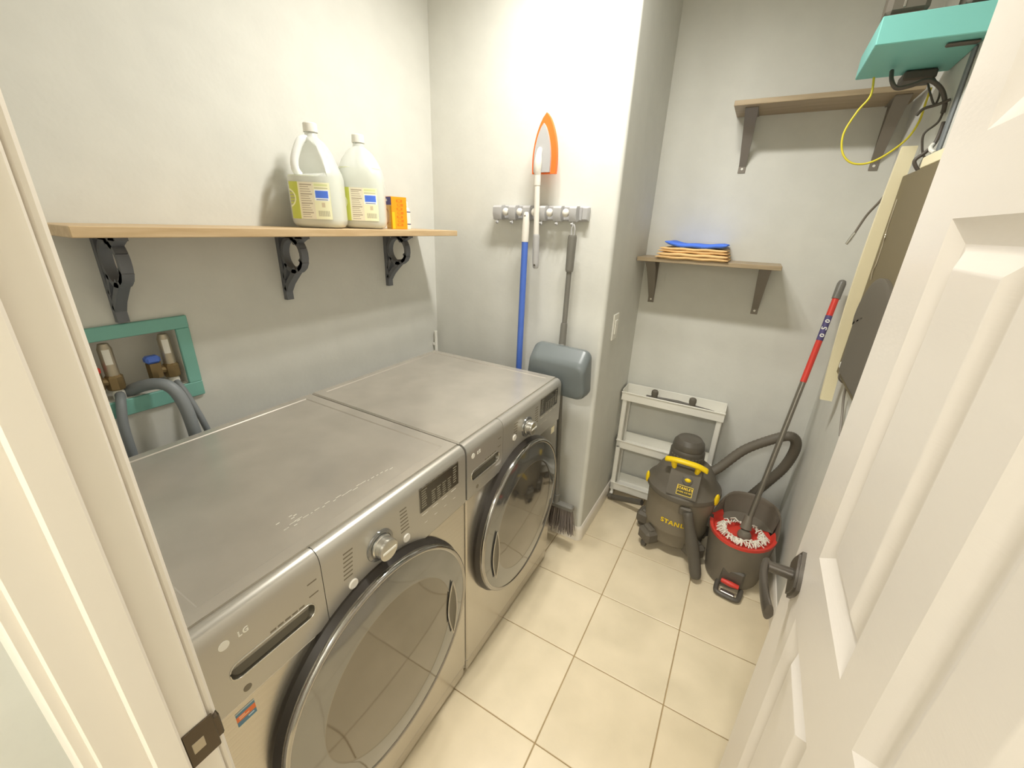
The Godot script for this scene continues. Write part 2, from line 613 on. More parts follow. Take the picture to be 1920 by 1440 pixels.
func build_trim():
	var b := MB.new()
	base_profile(b, Vector3(0.0, 0, 0), Vector3(XC - 0.015, 0, 0), Vector3(0, 0, 1))
	struct("baseboard_back", b, M.trim, "white baseboard under the tool rack wall", "baseboard", 30)
	b = MB.new()
	# rounded return at the outer corner and the run into the alcove
	b.lathe([Vector2(0.033, 0), Vector2(0.033, 0.062), Vector2(0.030, 0.074), Vector2(0.025, 0.082), Vector2(0, 0.083)], 24)
	for i in b.v.size(): b.v[i] += Vector3(XC - 0.02, 0, -0.02)
	base_profile(b, Vector3(XC, 0, -0.02), Vector3(XC, 0, ZA), Vector3(1, 0, 0))
	struct("baseboard_side", b, M.trim, "white baseboard wrapping the rounded wall corner", "baseboard", 30)
	b = MB.new()
	base_profile(b, Vector3(XC + 0.013, 0, ZA), Vector3(XR - 0.013, 0, ZA), Vector3(0, 0, 1))
	struct("baseboard_alcove", b, M.trim, "white baseboard of the alcove back wall", "baseboard", 30)
	b = MB.new()
	base_profile(b, Vector3(XR, 0, ZA), Vector3(XR, 0, ZD), Vector3(-1, 0, 0))
	struct("baseboard_right", b, M.trim, "white baseboard behind the mop bucket and door", "baseboard", 30)
	# strike-side jamb
	b = MB.new()
	b.box(Vector3(0.90, 0, ZD), Vector3(0.92, 2.075, ZH), 0.0025)
	var j := struct("trim_1", b, M.trim, "white strike-side door jamb with bronze strike plate", "door frame")
	b = MB.new()
	b.box(Vector3(0.92, 0, ZD + 0.035), Vector3(0.931, 2.064, ZD + 0.067), 0.003)
	part("door_stop", b, M.trim, j)
	b = MB.new()
	b.box(Vector3(0.842, 0, ZD - 0.012), Vector3(0.914, 2.13, ZD), 0.004)
	part("room_casing", b, M.trim, j)
	b = MB.new()
	b.xf = Transform3D(Basis(Vector3(1, 0, 0), Vector3(0, 0, 1), Vector3(0, -1, 0)), Vector3.ZERO)
	b.prism(PackedVector2Array([Vector2(0.914, ZH), Vector2(0.914, ZH + 0.009), Vector2(0.905, ZH + 0.012), Vector2(0.895, ZH + 0.011), Vector2(0.86, ZH + 0.014), Vector2(0.842, ZH + 0.014), Vector2(0.842, ZH)]), -2.13, 0)
	part("hall_casing", b, M.trim, j)
	b = MB.new()
	b.box(Vector3(0.9195, 0.842, ZD - 0.004), Vector3(0.9222, 0.912, ZD + 0.034), 0.0012)
	b.box(Vector3(0.908, 0.855, ZD - 0.012), Vector3(0.921, 0.899, ZD - 0.002), 0.002)
	var sp := part("strike_plate", b, M.plate_bronze, j, 42, "dark bronze strike plate")
	b = MB.new()
	b.box(Vector3(0.9218, 0.866, ZD + 0.012), Vector3(0.9228, 0.886, ZD + 0.027), 0.0004)
	part("latch_opening", b, M.pipe, sp)
	# hinge-side jamb and head
	b = MB.new()
	b.box(Vector3(1.70, 0, ZD), Vector3(1.72, 2.075, ZH), 0.0025)
	j = struct("trim_2", b, M.trim, "white hinge-side door jamb", "door frame")
	b = MB.new()
	b.box(Vector3(1.705, 0, ZH), Vector3(1.777, 2.13, ZH + 0.014), 0.004)
	part("hall_casing", b, M.trim, j)
	b = MB.new()
	b.box(Vector3(0.92, 2.055, ZD), Vector3(1.70, 2.075, ZH), 0.0025)
	j = struct("trim_3", b, M.trim, "white head jamb above the doorway", "door frame")
	b = MB.new()
	b.box(Vector3(0.914, 2.06, ZH), Vector3(1.705, 2.13, ZH + 0.014), 0.004)
	part("hall_casing", b, M.trim, j)
	b = MB.new()
	b.box(Vector3(0.914, 2.06, ZD - 0.012), Vector3(1.70, 2.13, ZD), 0.004)
	part("room_casing", b, M.trim, j)

func build_door():
	var xf := 1.6646
	var z0 := 0.8446
	var z1 := 1.620
	var y0 := 0.012
	var y1 := 2.042
	var zs := [z0, 0.988, 1.228, 1.315, 1.50, z1]
	var ys := [y0, 0.22, 0.918, 1.060, 1.607, 1.703, 1.925, y1]
	var b := MB.new()
	# stiles and rails of the visible face; panels fill the other cells
	for i in 5:
		for k in 7:
			if i % 2 == 1 and k % 2 == 1: continue
			b.face(Vector3(xf, ys[k], zs[i]), Vector3(xf, ys[k], zs[i + 1]), Vector3(xf, ys[k + 1], zs[i + 1]), Vector3(xf, ys[k + 1], zs[i]), Vector3(-1, 0, 0))
	# core, edges and far face
	b.box(Vector3(xf + 0.0145, y0, z0), Vector3(xf + 0.0345, y1, z1))
	b.face(Vector3(xf, y0, z0), Vector3(xf + 0.0145, y0, z0), Vector3(xf + 0.0145, y1, z0), Vector3(xf, y1, z0), Vector3(0, 0, -1))
	b.face(Vector3(xf, y0, z1), Vector3(xf + 0.0145, y0, z1), Vector3(xf + 0.0145, y1, z1), Vector3(xf, y1, z1), Vector3(0, 0, 1))
	b.face(Vector3(xf, y0, z0), Vector3(xf + 0.0145, y0, z0), Vector3(xf + 0.0145, y0, z1), Vector3(xf, y0, z1), Vector3(0, -1, 0))
	b.face(Vector3(xf, y1, z0), Vector3(xf + 0.0145, y1, z0), Vector3(xf + 0.0145, y1, z1), Vector3(xf, y1, z1), Vector3(0, 1, 0))
	var d := struct("door_1", b, M.door, "white six-panel door standing open with black lever handle", "door")
	# moulded panels: (inset, depth) steps from the frame inwards
	var steps := [Vector2(0, 0), Vector2(0.004, 0.0018), Vector2(0.029, 0.0128), Vector2(0.033, 0.0135), Vector2(0.037, 0.0130), Vector2(0.056, 0.0030), Vector2(0.060, 0.0022)]
	for i in [1, 3]:
		for k in [1, 3, 5]:
			var p := MB.new()
			for s in steps.size() - 1:
				var o: Vector2 = steps[s]
				var n: Vector2 = steps[s + 1]
				var O := []
				var N := []
				for c in [[0, 0], [1, 0], [1, 1], [0, 1]]:
					var zz: float = zs[i + c[0]]
					var yy: float = ys[k + c[1]]
					O.append(Vector3(xf + o.y, yy + o.x * (1 - 2 * c[1]), zz + o.x * (1 - 2 * c[0])))
					N.append(Vector3(xf + n.y, yy + n.x * (1 - 2 * c[1]), zz + n.x * (1 - 2 * c[0])))
				for q in 4:
					var q2 := (q + 1) % 4
					p.face(O[q], O[q2], N[q2], N[q], Vector3(-1, 0, 0))
				if s == steps.size() - 2:
					p.face(N[0], N[1], N[2], N[3], Vector3(-1, 0, 0))
			part("panel", p, M.door, d, 28)
	# lever handle
	var hy := 0.951
	var hz := z0 + 0.068
	b = MB.new()
	var pl := PackedVector2Array()
	var hgt := 0.070
	for a in 40:
		var t := TAU * a / 40.0
		# tall diamond-like rosette with rounded flanks
		var rr := 1.0 / (absf(cos(t)) / 0.044 + absf(sin(t)) / hgt)
		rr = lerp(rr, 0.040, 0.35)
		pl.append(Vector2(cos(t) * rr, sin(t) * rr))
	b.xf = Transform3D(Basis(Vector3(0, 0, 1), Vector3(0, 1, 0), Vector3(-1, 0, 0)), Vector3(xf, hy, hz))
	b.prism(pl, 0, 0.007)
	var pl2 := PackedVector2Array()
	for q in pl: pl2.append(q * 0.86)
	b.prism(pl2, 0.007, 0.011)
	var hd := part("lever_handle", b, M.handle_black, d, 42, "black lever handle with a tall pointed rosette")
	b = MB.new()
	b.tube([Vector3(xf - 0.010, hy, hz), Vector3(xf - 0.058, hy, hz)], [0.012, 0.0105], 16)
	part("neck", b, M.handle_black, hd)
	b = MB.new()
	var path := smooth([Vector3(xf - 0.055, hy + 0.002, hz - 0.012), Vector3(xf - 0.060, hy + 0.002, hz + 0.02), Vector3(xf - 0.060, hy, hz + 0.06), Vector3(xf - 0.056, hy - 0.004, hz + 0.10), Vector3(xf - 0.050, hy - 0.010, hz + 0.118)], 6)
	var R := []
	for i in path.size():
		var f := float(i) / (path.size() - 1)
		var ring := []
		var rw: float = lerp(0.0105, 0.018, smoothstep(0.25, 0.9, f))
		if i == 0 or i == path.size() - 1: rw *= 0.6
		for k in 14:
			var a := TAU * k / 14.0
			ring.append(path[i] + Vector3(cos(a) * 0.0075, sin(a) * rw, 0))
		R.append(ring)
	b.loft(R, true)
	part("lever", b, M.handle_black, hd)
	for hh in [0.25, 1.03, 1.82]:
		b = MB.new()
		b.xf = Transform3D(Basis.IDENTITY, Vector3(xf + 0.006, hh - 0.045, z1 + 0.003))
		b.lathe([Vector2(0, 0), Vector2(0.006, 0), Vector2(0.006, 0.09), Vector2(0, 0.09)], 12)
		part("hinge", b, M.plate_bronze, d)

# ------------------------------------------------------------------ appliances
const ZD0 := 0.2158
const ZW0 := 0.9060
const MW := 0.684

func rounded_rect(w: float, h: float, r: float, n := 6) -> Array:
	var out := []
	for c in [[1, 1], [-1, 1], [-1, -1], [1, -1]]:
		var a0: float = {"11": 0.0, "-11": PI / 2, "-1-1": PI, "1-1": PI * 1.5}["%d%d" % [c[0], c[1]]]
		for k in n + 1:
			var a := a0 + PI / 2 * k / n
			out.append(Vector2(c[0] * (w / 2 - r) + cos(a) * r, c[1] * (h / 2 - r) + sin(a) * r))
	return out

func display_tex(washer_: bool) -> ImageTexture:
	var im := Image.create(256, 128, false, Image.FORMAT_RGB8)
	im.fill(Color(0.25, 0.23, 0.19))
	var ink := Color(0.55, 0.53, 0.47)
	# columns of printed option names
	var cols := [[8, 34], [70, 26], [106, 26], [142, 26], [178, 26]]
	for c in cols.size():
		var y0 := 12 if c == 0 else 52
		for k in 8 if c == 0 else 6:
			im.fill_rect(Rect2i(cols[c][0], y0 + k * 13, cols[c][1] - (k * 7) % 9, 6), ink)
	for k in 7:
		im.fill_rect(Rect2i(218, 14 + k * 14, 26 - (k * 5) % 8, 6), Color(0.62, 0.60, 0.54))
	im.fill_rect(Rect2i(0, 0, 256, 2), Color(0.6, 0.57, 0.5))
	return ImageTexture.create_from_image(im)

func washer(z0: float, is_washer: bool):
	var z1 := z0 + (MW + 0.014 if is_washer else MW)
	var zc := z0 + MW * 0.5
	var t := thing("washing_machine" if is_washer else "clothes_dryer",
		"graphite front-load washer beside the door jamb with detergent drawer and large round door" if is_washer else "graphite front-load dryer beside the tool rack wall with mirror-like round door",
		"washer" if is_washer else "dryer", Vector3(0.5, 0, zc))
	var b := MB.new()
	b.box(Vector3(0.165, 0.022, z0), Vector3(0.838, 0.962, z1), 0.007)
	part("cabinet", b, M.panel, t)
	for fx in [0.22, 0.79]:
		for fz in [z0 + 0.06, z1 - 0.06]:
			b = MB.new()
			b.xf = Transform3D(Basis.IDENTITY, Vector3(fx, 0, fz))
			b.lathe([Vector2(0, 0.0), Vector2(0.022, 0.0), Vector2(0.022, 0.010), Vector2(0.012, 0.014), Vector2(0.012, 0.03), Vector2(0, 0.03)], 16)
			part("foot", b, M.black, t)
	# lid with a shallow sunk field
	b = MB.new()
	var xs := [0.160, 0.192, 0.792, 0.822]
	var zz := [z0 + 0.0, z0 + 0.040, z1 - 0.040, z1]
	var yt := 0.983
	var rings := [[0.0, -0.021, 0.002], [0.0, -0.005, 0.0], [0.004, 0.0, 0.004]]
	var R := []
	for q in rings:
		R.append([Vector3(xs[0] + q[0], yt + q[1], zz[0] + q[2]), Vector3(xs[3], yt + q[1], zz[0] + q[2]), Vector3(xs[3], yt + q[1], zz[3] - q[2]), Vector3(xs[0] + q[0], yt + q[1], zz[3] - q[2])])
	R.append([Vector3(xs[1] - 0.003, yt, zz[1] - 0.003), Vector3(xs[2] + 0.003, yt, zz[1] - 0.003), Vector3(xs[2] + 0.003, yt, zz[2] + 0.003), Vector3(xs[1] - 0.003, yt, zz[2] + 0.003)])
	R.append([Vector3(xs[1], yt - 0.0022, zz[1]), Vector3(xs[2], yt - 0.0022, zz[1]), Vector3(xs[2], yt - 0.0022, zz[2]), Vector3(xs[1], yt - 0.0022, zz[2])])
	b.loft(R, true, true)
	var lid := part("lid", b, M.lid, t, 12)
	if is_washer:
		# thin raised pale flecks along the front of the lid
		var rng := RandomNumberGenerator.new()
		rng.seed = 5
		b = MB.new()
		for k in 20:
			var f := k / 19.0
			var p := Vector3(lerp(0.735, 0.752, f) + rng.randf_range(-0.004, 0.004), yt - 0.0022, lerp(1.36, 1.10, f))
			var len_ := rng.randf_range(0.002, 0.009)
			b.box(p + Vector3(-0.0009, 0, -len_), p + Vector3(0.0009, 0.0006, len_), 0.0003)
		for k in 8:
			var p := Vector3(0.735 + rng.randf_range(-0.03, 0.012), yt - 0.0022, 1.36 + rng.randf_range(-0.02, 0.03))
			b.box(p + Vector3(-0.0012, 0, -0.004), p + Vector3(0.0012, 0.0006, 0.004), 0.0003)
		var rs := part("pale_flecks", b, M.pale_print, lid, 42, "thin raised white flecks")
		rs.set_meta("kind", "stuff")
	# console: curved top running into the upright face
	var seam := z1 - (0.219 if is_washer else 0.205)
	var prof := [Vector2(0.822, 0.978), Vector2(0.830, 0.979), Vector2(0.839, 0.975), Vector2(0.846, 0.968), Vector2(0.8495, 0.958), Vector2(0.8505, 0.945)]
	var ext := func(m: MB, za: float, zb: float):
		for i in prof.size() - 1:
			var p: Vector2 = prof[i]
			var q: Vector2 = prof[i + 1]
			m.face(Vector3(p.x, p.y, za), Vector3(p.x, p.y, zb), Vector3(q.x, q.y, zb), Vector3(q.x, q.y, za), Vector3(1, 1, 0))
		for e in [za, zb]:
			var n := Vector3(0, 0, -1 if e == za else 1)
			for i in prof.size() - 1:
				var p: Vector2 = prof[i]
				var q: Vector2 = prof[i + 1]
				m.face(Vector3(p.x, p.y, e), Vector3(q.x, q.y, e), Vector3(0.822, q.y, e), Vector3(0.822, p.y, e), n)
			m.face(Vector3(0.822, 0.945, e), Vector3(0.8505, 0.945, e), Vector3(0.8505, 0.792, e), Vector3(0.822, 0.792, e), n)
		m.face(Vector3(0.822, 0.792, za), Vector3(0.8505, 0.792, za), Vector3(0.8505, 0.792, zb), Vector3(0.822, 0.792, zb), Vector3(0, -1, 0))
	b = MB.new()
	ext.call(b, z0 + 0.001, seam - 0.0008)
	b.face(Vector3(0.8505, 0.945, z0 + 0.001), Vector3(0.8505, 0.945, seam - 0.0008), Vector3(0.8505, 0.792, seam - 0.0008), Vector3(0.8505, 0.792, z0 + 0.001), Vector3(1, 0, 0))
	var con := part("control_panel", b, M.panel, t, 35)
	# drawer front with a finger pocket
	b = MB.new()
	ext.call(b, seam + 0.0008, z1 - 0.001)
	var pc := Vector3(0.8505, 0.862, (seam + z1) * 0.5)
	if is_washer: pc.z -= 0.006
	var hole := rounded_rect(0.158, 0.036, 0.016)
	var n := hole.size()
	var hza := z1 - 0.001 - pc.z
	var hzb := pc.z - seam - 0.0008
	var up := 0.945 - pc.y
	var dn := pc.y - 0.792
	var out := []
	for h in hole:
		var k: float = 1e9
		if absf(h.x) > 1e-6: k = min(k, (hza if h.x > 0.0 else hzb) / absf(h.x))
		if h.y > 1e-6: k = min(k, up / h.y)
		if h.y < -1e-6: k = min(k, dn / -h.y)
		out.append(h * k)
	# outline points pushed to the true corners so that the face stays rectangular
	for c in [Vector2(hza, up), Vector2(-hzb, up), Vector2(-hzb, -dn), Vector2(hza, -dn)]:
		var best := 0
		for i in n:
			if out[i].distance_to(c) < out[best].distance_to(c): best = i
		out[best] = c
	var F := func(q: Vector2, d: float) -> Vector3: return Vector3(pc.x - d, pc.y + q.y, pc.z + q.x)
	for i in n:
		var i2 := (i + 1) % n
		b.face(F.call(out[i], 0), F.call(out[i2], 0), F.call(hole[i2], 0), F.call(hole[i], 0), Vector3(1, 0, 0))
	var drw := part("detergent_drawer" if is_washer else "filter_drawer", b, M.panel, t, 35)
	b = MB.new()
	for i in n:
		var i2 := (i + 1) % n
		var d1: float = 0.006 + 0.018 * (hole[i].y + 0.018) / 0.036
		var d2: float = 0.006 + 0.018 * (hole[i2].y + 0.018) / 0.036
		b.face(F.call(hole[i], 0), F.call(hole[i2], 0), F.call(hole[i2] * 0.94, d2), F.call(hole[i] * 0.94, d1), Vector3(1, -hole[i].y, -hole[i].x))
		b.tri(F.call(hole[i] * 0.94, d1), F.call(hole[i2] * 0.94, d2), F.call(Vector2.ZERO, 0.015))
	part("finger_pocket", b, M.pocket, drw, 50)
	b = MB.new()
	var rim := []
	for h in hole: rim.append(F.call(h, -0.0002))
	rim.append(rim[0]); rim.append(rim[1])
	b.tube(rim, 0.0013, 6, false)
	part("pocket_rim", b, M.satin, drw)
	# maker's mark: disc and letters
	b = MB.new()
	var lz := z1 - (0.040 if is_washer else 0.032)
	b.xf = along_x(Vector3(0.8505, 0.932, lz))
	b.lathe([Vector2(0.0085, 0), Vector2(0.0085, 0.0008), Vector2(0, 0.0012)], 24)
	part("emblem", b, M.white, drw)
	var tx := MeshInstance3D.new()
	tx.mesh = lettering("LG", 0.015, 0.0008)
	tx.material_override = M.white
	tx.name = "lettering"
	drw.add_child(tx, true)
	tx.position = Vector3(0.8508, 0.932, lz - 0.030) - t.position
	tx.rotation.y = PI / 2
	# small print above the pocket
	b = MB.new()
	for k in 5:
		b.box(Vector3(0.8503, 0.884, pc.z - 0.06 + k * 0.014), Vector3(0.8508, 0.888, pc.z - 0.049 + k * 0.014))
	for k in 2:
		b.box(Vector3(0.8503, 0.893 + 0.03 * k, seam + 0.012), Vector3(0.8508, 0.896 + 0.03 * k, seam + 0.032))
	part("small_print", b, M.print, drw).set_meta("kind", "stuff")
	b = MB.new()
	b.xf = along_x(Vector3(0.8504, 0.812, z1 - 0.055))
	b.lathe([Vector2(0.007, 0), Vector2(0.007, 0.0006), Vector2(0, 0.0006)], 20)
	part("printed_mark", b, M.print, drw)
	# knob
	var kz := z0 + (0.332 if is_washer else 0.306)
	b = MB.new()
	b.xf = along_x(Vector3(0.8505, 0.884, kz))
	b.lathe([Vector2(0.039, 0), Vector2(0.038, 0.003), Vector2(0.031, 0.004), Vector2(0.030, 0.002), Vector2(0, 0.002)], 40)
	var ring := part("knob_ring", b, M.panel, t, 30)
	ring.material_override = M.bezel
	b = MB.new()
	b.xf = along_x(Vector3(0.8525, 0.884, kz))
	b.lathe([Vector2(0.0285, 0), Vector2(0.0285, 0.006), Vector2(0.026, 0.008), Vector2(0.0255, 0.020), Vector2(0.0265, 0.022), Vector2(0.0260, 0.027), Vector2(0.023, 0.0285), Vector2(0, 0.0285)], 40)
	var kn := part("knob", b, M.satin, t, 30)
	b = MB.new()
	b.box(Vector3(0.8808, 0.884 - 0.003, kz - 0.020), Vector3(0.8822, 0.884 + 0.003, kz + 0.020), 0.0006)
	part("pointer", b, M.white, kn)
	for bb in ([[0.841, 0.413], [0.843, 0.250]] if is_washer else [[0.880, 0.400]]):
		b = MB.new()
		b.xf = along_x(Vector3(0.8505, bb[0], z0 + bb[1]))
		b.lathe([Vector2(0.0115, 0), Vector2(0.0115, 0.002), Vector2(0.010, 0.0035), Vector2(0.006, 0.003), Vector2(0, 0.0032)], 24)
		part("button", b, M.white_pole, t)
	# cycle names printed beside the knob
	b = MB.new()
	for k in 7:
		b.box(Vector3(0.8503, 0.930 - k * 0.0105, kz + 0.072 + k * 0.0012), Vector3(0.8508, 0.9335 - k * 0.0105, kz + 0.096 + k * 0.001))
		b.box(Vector3(0.8503, 0.930 - k * 0.0105, kz - 0.088 - k * 0.001), Vector3(0.8508, 0.9335 - k * 0.0105, kz - 0.066))
	part("cycle_print", b, M.print, con).set_meta("kind", "stuff")
	# display
	var dz0 := z0 + 0.038
	var dz1 := z0 + 0.196
	b = MB.new()
	b.face(Vector3(0.8522, 0.882, dz1), Vector3(0.8522, 0.882, dz0), Vector3(0.8522, 0.952, dz0), Vector3(0.8522, 0.952, dz1), Vector3(1, 0, 0))
	b.box(Vector3(0.8502, 0.881, dz0 - 0.001), Vector3(0.8520, 0.953, dz1 + 0.001))
	var dm := pm(Color(1, 1, 1), 0.18)
	dm.albedo_texture = display_tex(is_washer)
	part("display", b, dm, t, 30, "dark display with columns of printed options")
	b = MB.new()
	for k in 4:
		var za := dz0 + 0.010 + k * 0.04
		b.box(Vector3(0.8503, 0.868, za), Vector3(0.8514, 0.8705, za + 0.022), 0.0003)
		b.box(Vector3(0.8503, 0.840, za + 0.004), Vector3(0.8510, 0.8415, za + 0.014))
	part("button_marks", b, M.pale_print, con).set_meta("kind", "stuff")
	# brushed steel front below the console
	b = MB.new()
	b.box(Vector3(0.836, 0.075, z0 + 0.002), Vector3(0.846, 0.789, z1 - 0.002), 0.004)
	part("front_panel", b, M.steel, t)
	b = MB.new()
	b.box(Vector3(0.815, 0.022, z0 + 0.004), Vector3(0.842, 0.072, z1 - 0.004), 0.004)
	part("kick_panel", b, M.steel, t)
	# porthole door
	var dc := Vector3(0.846, 0.530, zc)
	b = MB.new()
	b.xf = along_x(dc)
	b.lathe([Vector2(0.306, -0.001), Vector2(0.306, 0.010), Vector2(0.296, 0.026), Vector2(0.28, 0.028)], 72)
	var door := part("porthole_door", b, M.gasket, t, 30)
	b = MB.new()
	b.xf = along_x(dc)
	b.lathe([Vector2(0.2975, 0.024), Vector2(0.2985, 0.029), Vector2(0.2965, 0.035), Vector2(0.292, 0.038), Vector2(0.287, 0.037), Vector2(0.284, 0.034)], 72)
	part("chrome_ring", b, M.chrome, door, 60)
	b = MB.new()
	b.xf = along_x(dc)
	b.lathe([Vector2(0.285, 0.0345), Vector2(0.25, 0.0385), Vector2(0.222, 0.0405), Vector2(0.213, 0.0405)], 72)
	part("bezel", b, M.bezel, door, 60)
	b = MB.new()
	b.xf = along_x(dc)
	b.lathe([Vector2(0.213, 0.0405), Vector2(0.209, 0.0395), Vector2(0.17, 0.0425), Vector2(0.12, 0.0450), Vector2(0.06, 0.0465), Vector2(0, 0.047)], 72)
	part("window", b, M.glass, door, 25)
	# lens-shaped grip at the opening side
	var gs := -1.0 if is_washer else 1.0
	var gz := zc + gs * 0.222
	b = MB.new()
	var ln := []
	for k in 25:
		var f := k / 24.0
		ln.append(Vector2(sin(f * PI) * 0.022, (f - 0.5) * 0.21))
	for k in range(23, 0, -1):
		var f := k / 24.0
		ln.append(Vector2(-sin(f * PI) * 0.018, (f - 0.5) * 0.21))
	var lx := 0.8895
	var cen := Vector3(lx - 0.003, 0.50, gz)
	for i in ln.size():
		var p: Vector2 = ln[i]
		var q: Vector2 = ln[(i + 1) % ln.size()]
		b.tri(cen, Vector3(lx, 0.50 + q.y, gz + q.x), Vector3(lx, 0.50 + p.y, gz + p.x))
	var grip := part("grip", b, M.pocket, door, 60)
	b = MB.new()
	var rp := []
	for q in ln: rp.append(Vector3(lx, 0.50 + q.y, gz + q.x))
	rp.append(rp[0])
	b.tube(rp, 0.0022, 6, false)
	part("grip_rim", b, M.chrome, grip)
	if is_washer:
		var im := Image.create(64, 48, false, Image.FORMAT_RGB8)
		im.fill(Color(0.34, 0.52, 0.62))
		im.fill_rect(Rect2i(0, 14, 64, 18), Color(0.93, 0.47, 0.22))
		im.fill_rect(Rect2i(0, 0, 64, 5), Color(0.75, 0.80, 0.80))
		im.fill_rect(Rect2i(8, 18, 20, 3), Color(0.97, 0.80, 0.66))
		im.fill_rect(Rect2i(8, 24, 34, 3), Color(0.97, 0.80, 0.66))
		im.fill_rect(Rect2i(36, 36, 20, 4), Color(0.78, 0.86, 0.88))
		var sm := pm(Color(1, 1, 1), 0.4)
		sm.albedo_texture = ImageTexture.create_from_image(im)
		b = MB.new()
		b.face(Vector3(0.8464, 0.738, z1 - 0.028), Vector3(0.8464, 0.738, z1 - 0.060), Vector3(0.8464, 0.772, z1 - 0.060), Vector3(0.8464, 0.772, z1 - 0.028), Vector3(1, 0, 0))
		part("sticker", b, sm, t, 42, "small blue and orange sticker")
	else:
		b = MB.new()
		b.box(Vector3(0.8462, 0.742, z0 + 0.030), Vector3(0.8468, 0.772, z0 + 0.062))
		part("sticker", b, M.cream, t, 42, "small pale sticker")

# ------------------------------------------------------------------ shelves
func long_shelf():
	var t := thing("wall_shelf", "long oak shelf on black scroll brackets above the washer and dryer", "shelf", Vector3(0, 1.522, 0.78))
	var b := MB.new()
	b.box(Vector3(0.001, 1.522, 0.137), Vector3(0.25, 1.545, 1.425), 0.0015)
	part("board", b, M.oak_z, t)
	for z in [0.340, 0.835, 1.315]:
		b = MB.new()
		b.xf = Transform3D(Basis.IDENTITY, Vector3(0, 1.522, z))
		var w := 0.0125
		b.strip([Vector2(0.010, 0), Vector2(0.010, -0.08), Vector2(0.010, -0.15), Vector2(0.010, -0.226)], [0.019, 0.019, 0.018, 0.019], -w, w)
		var br := part("bracket", b, M.iron, t)
		b = MB.new()
		b.xf = Transform3D(Basis.IDENTITY, Vector3(0, 1.522, z))
		b.strip([Vector2(0.0, -0.006), Vector2(0.06, -0.006), Vector2(0.155, -0.006)], 0.012, -w, w)
		part("arm", b, M.iron, br)
		b = MB.new()
		b.xf = Transform3D(Basis.IDENTITY, Vector3(0, 1.522, z))
		var ring := []
		for k in 25:
			var a := TAU * k / 24.0 + 0.4
			ring.append(Vector2(0.079 + cos(a) * 0.052, -0.066 + sin(a) * 0.055))
		b.strip(ring, 0.0135, -w, w)
		b.strip([Vector2(0.088, -0.113), Vector2(0.06, -0.140), Vector2(0.034, -0.165), Vector2(0.014, -0.192)], [0.022, 0.018, 0.016, 0.016], -w, w)
		b.strip([Vector2(0.040, -0.098), Vector2(0.028, -0.125), Vector2(0.018, -0.15)], 0.014, -w, w)
		b.strip([Vector2(0.104, -0.028), Vector2(0.122, -0.014), Vector2(0.144, -0.002)], [0.017, 0.019, 0.022], -w, w)
		b.strip([Vector2(0.104, -0.028), Vector2(0.092, -0.012), Vector2(0.084, -0.002)], 0.015, -w, w)
		b.strip([Vector2(0.118, -0.078), Vector2(0.128, -0.090), Vector2(0.118, -0.103), Vector2(0.102, -0.112)], [0.012, 0.014, 0.016, 0.014], -w, w)
		part("scroll", b, M.iron, br)

func alcove_shelf(which: String):
	var low := which == "low"
	var x0 := XC + 0.004 if low else 1.247
	var x1 := 1.560 if low else 1.838
	var y := 1.436 if low else 2.062
	var t := thing("wall_shelf", "small wooden shelf holding folded cloths above the white cart" if low else "small empty wooden shelf high on the alcove wall",
		"shelf", Vector3((x0 + x1) * 0.5, y, ZA))
	var b := MB.new()
	b.box(Vector3(x0, y, ZA + 0.001), Vector3(x1, y + 0.019, ZA + 0.205), 0.0015)
	part("board", b, M.grey_oak, t)
	for x in ([1.000, 1.500] if low else [1.312, 1.790]):
		# pressed steel bracket: tapering brace between wall leg and shelf leg
		b = MB.new()
		var legs := [[0.205, 0.0], [0.214, 0.0]]
		b.box(Vector3(x - 0.015, y - 0.225, ZA), Vector3(x + 0.015, y, ZA + 0.0035), 0.001)
		b.box(Vector3(x - 0.024, y - 0.0035, ZA), Vector3(x + 0.024, y, ZA + 0.17), 0.001)
		var R := []
		for k in 9:
			var f := k / 8.0
			# slightly hollow curve from the shelf leg to the foot of the wall leg
			var p := Vector3(x, lerp(-0.004, -0.198, pow(f, 0.86)), lerp(0.165, 0.004, pow(f, 0.62)))
			var hw: float = lerp(0.024, 0.014, f)
			R.append([Vector3(x - hw, y + p.y, ZA + p.z), Vector3(x + hw, y + p.y, ZA + p.z), Vector3(x + hw, y + p.y + 0.003, ZA + p.z - 0.002), Vector3(x - hw, y + p.y + 0.003, ZA + p.z - 0.002)])
		b.loft(R, true)
		var br := part("bracket", b, M.bracket, t)
		b = MB.new()
		b.xf = aim(Vector3(x, y - 0.208, ZA + 0.003), Vector3(0, 0, 1))
		b.lathe([Vector2(0.0052, 0), Vector2(0.0048, 0.002), Vector2(0, 0.003)], 12)
		part("screw", b, M.white, br)

